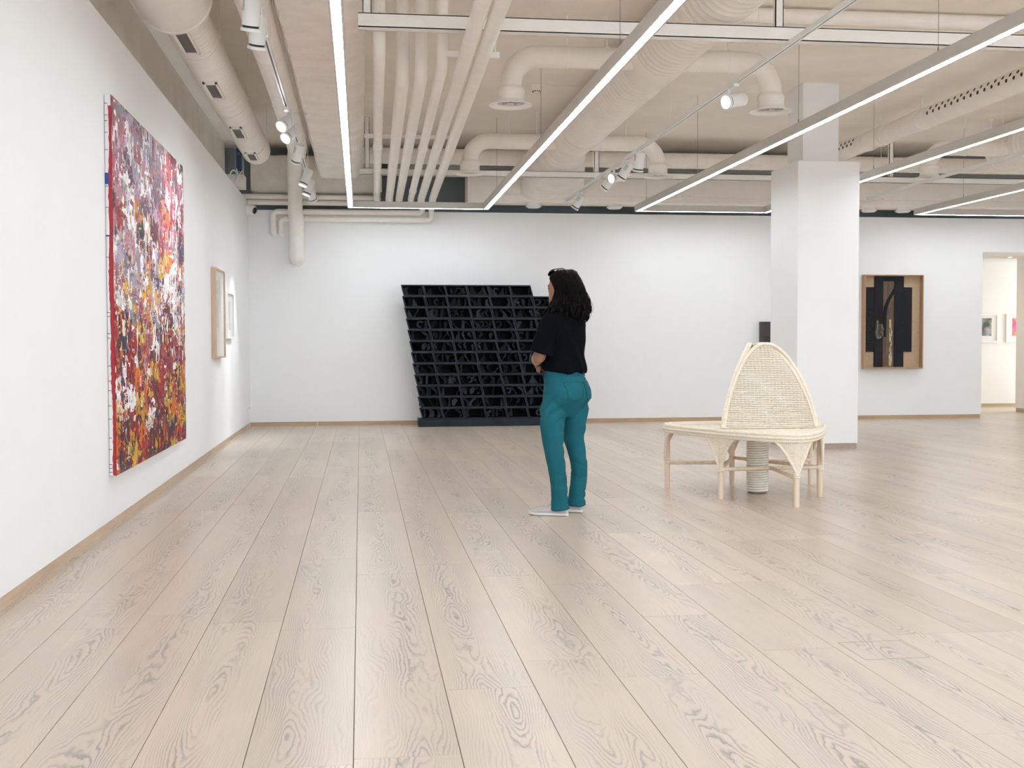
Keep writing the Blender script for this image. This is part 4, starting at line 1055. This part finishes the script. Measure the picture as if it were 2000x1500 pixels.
for s in (-1, 1):
    m.lathe(Hd(s*.070, -.012, 1.515), [(.006, -.030), (.015, -.018), (.019, 0), (.015, .018), (.006, .028)], d=tuple(Vector((0, 0, 1))+HF*(-.15)), n=10)   # ears
    m.lathe(Hd(s*.032, .083, 1.545), [(.006, -.02), (.010, 0), (.006, .02)], d=tuple(HR), n=8)                                                   # brow
m.loft([bring(0, v, z, a, b) for z, v, a, b in ((.80, -.02, .145, .115), (.95, 0, .125, .095), (1.10, .005, .13, .10), (1.25, 0, .14, .09), (1.32, -.008, .12, .07), (1.36, -.01, .07, .055))])
armL = [B(-.155, -.005, 1.30), B(-.19, .01, 1.22), B(-.208, .035, 1.11), B(-.205, .055, 1.068), B(-.165, .105, 1.050), B(-.112, .158, 1.035)]
armR = [B(.140, .012, 1.30), B(.178, .06, 1.22), B(.192, .10, 1.11), B(.188, .125, 1.070), B(.12, .175, 1.045), B(.03, .212, 1.020)]
m.tube(armL, [.036, .044, .042, .044, .040, .029], 16); m.tube(armR, [.036, .047, .042, .042, .038, .028], 16)
def hand(w0, dirn, spread, curl, upv):
    """palm from wrist w0 along dirn, fingers fan along spread and bend towards curl"""
    d = Vector(dirn).normalized(); s = Vector(spread).normalized(); c = Vector(curl).normalized()
    rings = []
    for t, wd, th in ((-.01, .024, .022), (.02, .033, .019), (.05, .040, .016), (.075, .040, .013)):
        ctr = Vector(w0)+d*t; rings.append([ctr + s*(wd*math.cos(q)) + c*(th*math.sin(q)) for q in np.linspace(0, 2*math.pi, 16, endpoint=False)])
    m.loft(rings)
    for k_, L in zip((-1.5, -.5, .5, 1.5), (.062, .074, .080, .070)):
        b = Vector(w0)+d*.070+s*(k_*.0195); a1 = (d*.85+c*.35).normalized(); a2 = (d*.35+c*.85).normalized(); a3 = (d*-.2+c).normalized()
        p1 = b+a1*L*.45; p2 = p1+a2*L*.32; p3 = p2+a3*L*.25
        m.tube([b-d*.012, b, p1, p2, p3], [.0088, .0088, .0082, .0076, .0062], 8)
    b = Vector(w0)+d*.02+s*.028; p1 = b+(s*.7+d*.6+c*.2).normalized()*.034; p2 = p1+(d*.8+c*.4+s*.1).normalized()*.026
    m.tube([b-s*.012, b, p1, p2], [.011, .0105, .0095, .007], 8)
hand(armL[-1], tuple(PR*.75+PF*.45+Vector((0, 0, -.30))), (0, 0, 1), tuple(PF*-.55+PR*.5), None)
hand(armR[-1], tuple(PR*-.92+PF*-.15+Vector((0, 0, -.18))), (0, 0, 1), tuple(PF*-.8+Vector((0, 0, -.3))), None)
LEGL = [((1.298, 7.665, .80), .085), ((1.272, 7.650, .70), .088), ((1.267, 7.635, .60), .083), ((1.268, 7.618, .50), .070), ((1.276, 7.612, .44), .064), ((1.293, 7.618, .34), .060), ((1.308, 7.630, .22), .055), ((1.317, 7.638, .12), .055), ((1.320, 7.640, .070), .060), ((1.322, 7.641, .042), .065)]
LEGR = [((1.430, 7.775, .80), .085), ((1.450, 7.772, .70), .092), ((1.442, 7.765, .60), .078), ((1.436, 7.752, .50), .068), ((1.452, 7.752, .44), .062), ((1.472, 7.765, .34), .057), ((1.472, 7.778, .22), .055), ((1.464, 7.785, .12), .056), ((1.460, 7.787, .070), .060), ((1.460, 7.787, .045), .064)]
for LG in (LEGL, LEGR): m.tube([p for p, _ in LG[:-1]], [r*.72 for _, r in LG[:-1]], 14)
for (x, y, z) in (LEGL[-1][0], LEGR[-1][0]):
    m.tube([(x, y, .09), (x, y, .05), (x-.06, y+.025, .035), (x-.13, y+.05, .026)], [.034, .034, .030, .022], 10)
body = link('body', remesh(m, .0058, 3), SKIN, per, True)
for s in (-1, 1): MB().lathe(Hd(s*.032, .084, 1.530), [(.003, -.006), (.011, 0), (.003, .005)], d=tuple(HF), n=12).build('eye', BLACK, per, True)
# t-shirt
m = MB()
hem = .965
m.loft([bring(u, v, z, a, b, 36, tilt=tl, ex=.92) for z, u, v, a, b, tl in ((hem, 0, .0, .158, .128, .10), (.985, 0, .0, .163, .132, .10), (1.05, 0, .004, .163, .128, .05), (1.13, 0, .004, .166, .122, 0), (1.21, 0, 0, .172, .117, 0), (1.28, 0, -.006, .175, .108, 0), (1.325, 0, -.010, .165, .095, 0), (1.355, 0, -.012, .130, .080, 0), (1.385, 0, -.010, .085, .068, 0), (1.40, 0, -.006, .066, .062, 0))])
m.tube([B(-.135, -.006, 1.325), B(-.165, -.004, 1.285), B(-.192, .006, 1.205), B(-.214, .024, 1.125), B(-.220, .032, 1.088)], [.058, .070, .073, .074, .076], 22)
m.tube([B(.13, -.002, 1.325), B(.150, .012, 1.285), B(.172, .05, 1.205), B(.184, .08, 1.125), B(.188, .09, 1.085)], [.058, .068, .070, .068, .068], 22)
sm = remesh(m, .007, 6); c, q = co_no(sm)
d = .0045*np.sin(c[:, 2]*30+c[:, 0]*22+2*np.sin(c[:, 0]*18))*np.clip((1.30-c[:, 2])/.2, .15, 1) + .0035*np.sin(c[:, 0]*43+c[:, 1]*31+c[:, 2]*24+1.7*np.sin(c[:, 0]*21))*np.clip((1.14-c[:, 2])/.1, 0, 1)
set_co(sm, c+q*d[:, None]); shirt = link('t_shirt', sm, TEE, per, True)
# jeans
m = MB()
m.loft([bring(u, v, z, a, b, 36, tilt=tl, ex=.95) for z, u, v, a, b, tl in ((.985, 0, .0, .142, .108, .12), (.955, 0, -.002, .146, .113, .1), (.90, 0, -.012, .160, .130, .05), (.84, 0, -.020, .172, .146, 0), (.79, 0, -.018, .176, .148, 0), (.745, 0, -.006, .172, .128, 0), (.70, 0, 0, .155, .095, 0), (.66, 0, 0, .12, .06, 0))])
for LG in (LEGL, LEGR): m.tube([p for p, _ in LG], [r for _, r in LG], 22)
jm = remesh(m, .0062, 7); c, q = co_no(jm)
x, y, z = c.T
def ridge(p): return -(1-np.abs(np.sin(p))**.38)
def crease(ph, dx, dy, dz, m): return (ridge(x*dx+y*dy+z*dz+ph+.9*np.sin(z*17+x*13+ph)))*np.clip(.35+np.sin(x*m+y*17+z*8+ph*2), 0, 1)
fold = .016*crease(.3, 26, -14, 30, 23)*np.exp(-((z-.46)/.11)**2) + .018*crease(1.9, -16, 20, 62, 31)*np.exp(-((z-.085)/.06)**2) + .018*crease(2.6, -34, 20, 26, 15)*np.exp(-((z-.69)/.10)**2) + .010*crease(4.1, 20, 30, -24, 19)*np.exp(-((z-.83)/.09)**2) + .008*crease(5.2, 14, -18, 40, 27)*np.exp(-((z-.27)/.12)**2) + .0015*np.sin(z*23+x*30) + .002
set_co(jm, c+q*fold[:, None]); jeans = link('jeans', jm, JEAN, per, True)
bv = BVHTree.FromPolygons([tuple(v.co) for v in jm.vertices], [tuple(p.vertices) for p in jm.polygons])
def drape(fn, nu, nv, off, name, mat, thick=.0025):
    V, F = [], []
    for i in range(nu+1):
        for j in range(nv+1):
            u, z = fn(i/nu, j/nv); src = B(u, -.45, z); h = bv.ray_cast(src, PF)
            if h[0] is None: return
            V.append(h[0]-PF*off)
    for i in range(nu):
        for j in range(nv): F.append((i*(nv+1)+j, (i+1)*(nv+1)+j, (i+1)*(nv+1)+j+1, i*(nv+1)+j+1))
    mm = MB(); mm.v = [tuple(p) for p in V] + [tuple(p+PF*(off+.002)) for p in V]; n = len(V); mm.f = F + [tuple(n+i for i in reversed(f)) for f in F]
    rim_ = [i*(nv+1) for i in range(nu+1)] + [nu*(nv+1)+j for j in range(1, nv+1)] + [i*(nv+1)+nv for i in range(nu-1, -1, -1)] + [j for j in range(nv-1, 0, -1)]
    for a, b in zip(rim_, rim_[1:]+rim_[:1]): mm.f.append((a, n+a, n+b, b))
    return mm.build(name, mat, jeans, True)
STITCH = paint('dark_teal_stitch', (.008, .06, .085), .9, .1, 50, 0)
for s in (-1, 1):
    uc = s*.075
    pk = drape(lambda a, b: (uc+(a-.5)*.120*(.88+.12*b), .792+.105*b-(1-b)*.020*(1-abs(2*a-1))), 10, 10, .0035, 'back_pocket', JEAN)
    path = [(-.060, .897), (.060, .897), (.0535, .83), (.0528, .792), (0, .772), (-.0528, .792), (-.0535, .83), (-.060, .897)]; pts = []
    for (a0, z0), (a1, z1) in zip(path, path[1:]):
        for q in np.linspace(0, 1, 7):
            h = bv.ray_cast(B(uc+a0+(a1-a0)*q, -.45, z0+(z1-z0)*q), PF)
            if h[0] is not None: pts.append(h[0]-PF*.0038)
    MB().tube(pts, .0016, 5).build('pocket_stitching', STITCH, jeans, True, auto=False)
drape(lambda a, b: ((a-.5)*.27, .945+.030*b), 16, 3, .004, 'waistband', JEAN)
for uc in (-.09, 0, .09): drape(lambda a, b: (uc+(a-.5)*.012, .938+.040*b), 2, 6, .008, 'belt_loop', JEAN)
# shoes
SHOEU = paint('grey_knit', (.50, .47, .45), .9, .08, 90, .3, 300); SHOES_ = paint('white_sole', (.72, .72, .72), .6, .03, 9, 0)
def shoe(heel, toe, nm='shoe'):
    heel, toe = Vector(heel), Vector(toe); ax = (toe-heel); L = ax.length; ax.normalize(); sd = Vector((ax.y, -ax.x, 0))
    prof = [(.0, .010, .050, .0), (.012, .026, .062, 0), (.06, .033, .075, 0), (.12, .034, .085, 0), (.22, .035, .088, 0), (.36, .036, .078, .0), (.52, .040, .066, .002), (.68, .044, .062, .002), (.82, .043, .056, 0), (.92, .037, .048, -.003), (.975, .026, .038, -.004), (1.0, .010, .026, -.005)]
    up_, so_ = [], []
    for t, w_, h_, o_ in prof:
        ctr = heel+ax*(t*L)+sd*o_
        up_.append([ctr+sd*(w_*.97*math.cos(a))+Vector((0, 0, .016+(h_-.016)*max(0, math.sin(a))**.75)) if math.sin(a) >= 0 else ctr+sd*(w_*.97*math.cos(a))+Vector((0, 0, .016+.004*math.sin(a))) for a in np.linspace(0, 2*math.pi, 20, endpoint=False)])
        lift = .010*max(0, (t-.8)/.2)**2
        so_.append([ctr+sd*((w_+.004)*math.copysign(abs(math.cos(a))**.5, math.cos(a)))+Vector((0, 0, .0115+lift+.0115*math.copysign(abs(math.sin(a))**.5, math.sin(a)))) for a in np.linspace(0, 2*math.pi, 16, endpoint=False)])
    s = MB().loft(up_).build(nm, SHOEU, per, True, auto=False)
    MB().loft(so_).build('sole', SHOES_, s, True)
    m = MB()
    for t in (.30, .36, .42): ctr = heel+ax*(t*L); m.tube([ctr+sd*(.034*math.cos(a))+Vector((0, 0, .016+(.090-.085*(t-.2))*max(.1, math.sin(a))**.8)) for a in np.linspace(.5, 2.64, 9)], .0025, 6)
    m.build('lace', SHOES_, s, True)
shoe((1.372, 7.620, 0), (1.125, 7.722, 0)); shoe((1.502, 7.770, 0), (1.262, 7.872, 0))
# hair
HZ = [(1.652, 1.345, 1.405, .03), (1.642, 1.305, 1.43, .065), (1.622, 1.278, 1.452, .088), (1.59, 1.270, 1.474, .100), (1.55, 1.288, 1.492, .106), (1.50, 1.302, 1.508, .110), (1.45, 1.288, 1.526, .112), (1.41, 1.262, 1.532, .112), (1.36, 1.246, 1.526, .108), (1.33, 1.262, 1.515, .098), (1.30, 1.335, 1.498, .075), (1.275, 1.40, 1.475, .045), (1.262, 1.43, 1.455, .015)]
def hair_pt(a, z, grow=0):
    zs = [h[0] for h in HZ][::-1]
    x0 = np.interp(z, zs, [h[1] for h in HZ][::-1]); x1 = np.interp(z, zs, [h[2] for h in HZ][::-1]); dy = np.interp(z, zs, [h[3] for h in HZ][::-1])
    yc = 7.725-.0*(1.6-z)
    return Vector(((x0+x1)/2+((x1-x0)/2+grow)*math.cos(a), yc+(dy+grow)*math.sin(a)-.015*(z < 1.42), z))
m = MB(); m.loft([[hair_pt(a, h[0], -.006) for a in np.linspace(0, 2*math.pi, 40, endpoint=False)] for h in HZ])
hm_ = remesh(m, .008, 3); c, q = co_no(hm_)
an = np.arctan2(c[:, 1]-7.725, c[:, 0]-1.395); d = (.006*np.sin(an*17+np.sin(c[:, 2]*24)*2.2) + .006*np.sin(an*5+c[:, 2]*38))*np.clip((1.62-c[:, 2])/.15, 0, 1)
set_co(hm_, c+q*d[:, None]); hair = link('hair', hm_, HAIRM, per, True)
m = MB()
for i in range(620):
    a = random.random()*2*math.pi
    z0 = 1.648-random.random()**2*.12; z1 = random.uniform(1.285, 1.40) if i > 40 else random.uniform(1.40, 1.5)
    g0, ph, am = random.uniform(-.004, .003), random.random()*6, random.uniform(.002, .010); fly = random.gauss(.006, .022) if random.random() < .18 and abs(math.atan2(math.sin(a-2.5), math.cos(a-2.5))) > 1.3 else random.gauss(0, .003)
    if abs(math.atan2(math.sin(a-2.35), math.cos(a-2.35))) < .75 and z1 < 1.56: z1 = max(z1, 1.57); z0 = 1.645
    pts = []
    for q in range(11):
        t = q/10; z = z0+(z1-z0)*t; aa = a+.10*math.sin(ph+t*7)*t+.02*math.sin(ph*3+t*19)
        pts.append(hair_pt(aa, z, g0+am*math.sin(ph+t*11)*t+fly*t*t))
    m.tube(pts, [.0030*(1-.8*(q/10)**2) for q in range(11)], 5)
for i in range(110):
    a = random.uniform(-math.pi, math.pi)
    if abs(math.atan2(math.sin(a-2.35), math.cos(a-2.35))) < .8: continue
    z0 = random.uniform(1.40, 1.56); low_ = 1.255+.07*abs(math.sin(a*.5+.35)); z1 = low_+random.random()*.09; ph = random.random()*6; am = random.uniform(.008, .026); out_ = random.gauss(.006, .015)
    pts = [hair_pt(a+.16*math.sin(ph+t*5)*t, max(1.2625, z0+(z1-z0)*t), -.008+am*math.sin(ph+t*9)*t+out_*t*t)+Vector((0, 0, min(0, z0+(z1-z0)*t-1.2625))) for t in np.linspace(0, 1, 12)]
    m.tube(pts, [.003+.006*math.sin(math.pi*min(1, t*1.02))**.7 for t in np.linspace(0, 1, 12)], 7)
m.build('hair_strands', HAIRM, hair, True, auto=False)['kind'] = 'stuff'
# sunglasses pushed up on the head
sg = empty('sunglasses', Hd(0, .05, 1.63), 'black sunglasses pushed up on top of the person\'s hair', 'sunglasses')
for s in (-1, 1):
    m = MB(); m.lathe(Hd(s*.036, .064, 1.634), [(.002, -.002), (.026, -.002), (.028, 0), (.026, .002), (.002, .002)], d=tuple(HF*.75+Vector((0, 0, .66))), n=20)
    m.build('lens', bpy.data.materials.get('dark_lens') or paint('dark_lens', (.004, .004, .005), .08, .1, 5, 0), sg, True)
m = MB()
for s in (-1, 1):
    ctr = Hd(s*.036, .064, 1.634); xx, yy, dd = frame_for(tuple(HF*.75+Vector((0, 0, .66))))
    m.tube([ctr+xx*.029*math.cos(a)+yy*.027*math.sin(a) for a in np.linspace(0, 2*math.pi, 22)], .003, 6)
m.tube([Hd(-.01, .072, 1.642), Hd(0, .073, 1.645), Hd(.01, .072, 1.642)], .003, 6)
m.build('rim', BLACK, sg, True)
for s in (-1, 1):
    m = MB(); m.tube([Hd(s*.064, .058, 1.640), Hd(s*.072, .02, 1.652), Hd(s*.074, -.04, 1.655), Hd(s*.074, -.072, 1.640), Hd(s*.072, -.085, 1.618)], [.0042, .004, .004, .004, .0035], 7)
    m.build('temple', BLACK, sg, True)
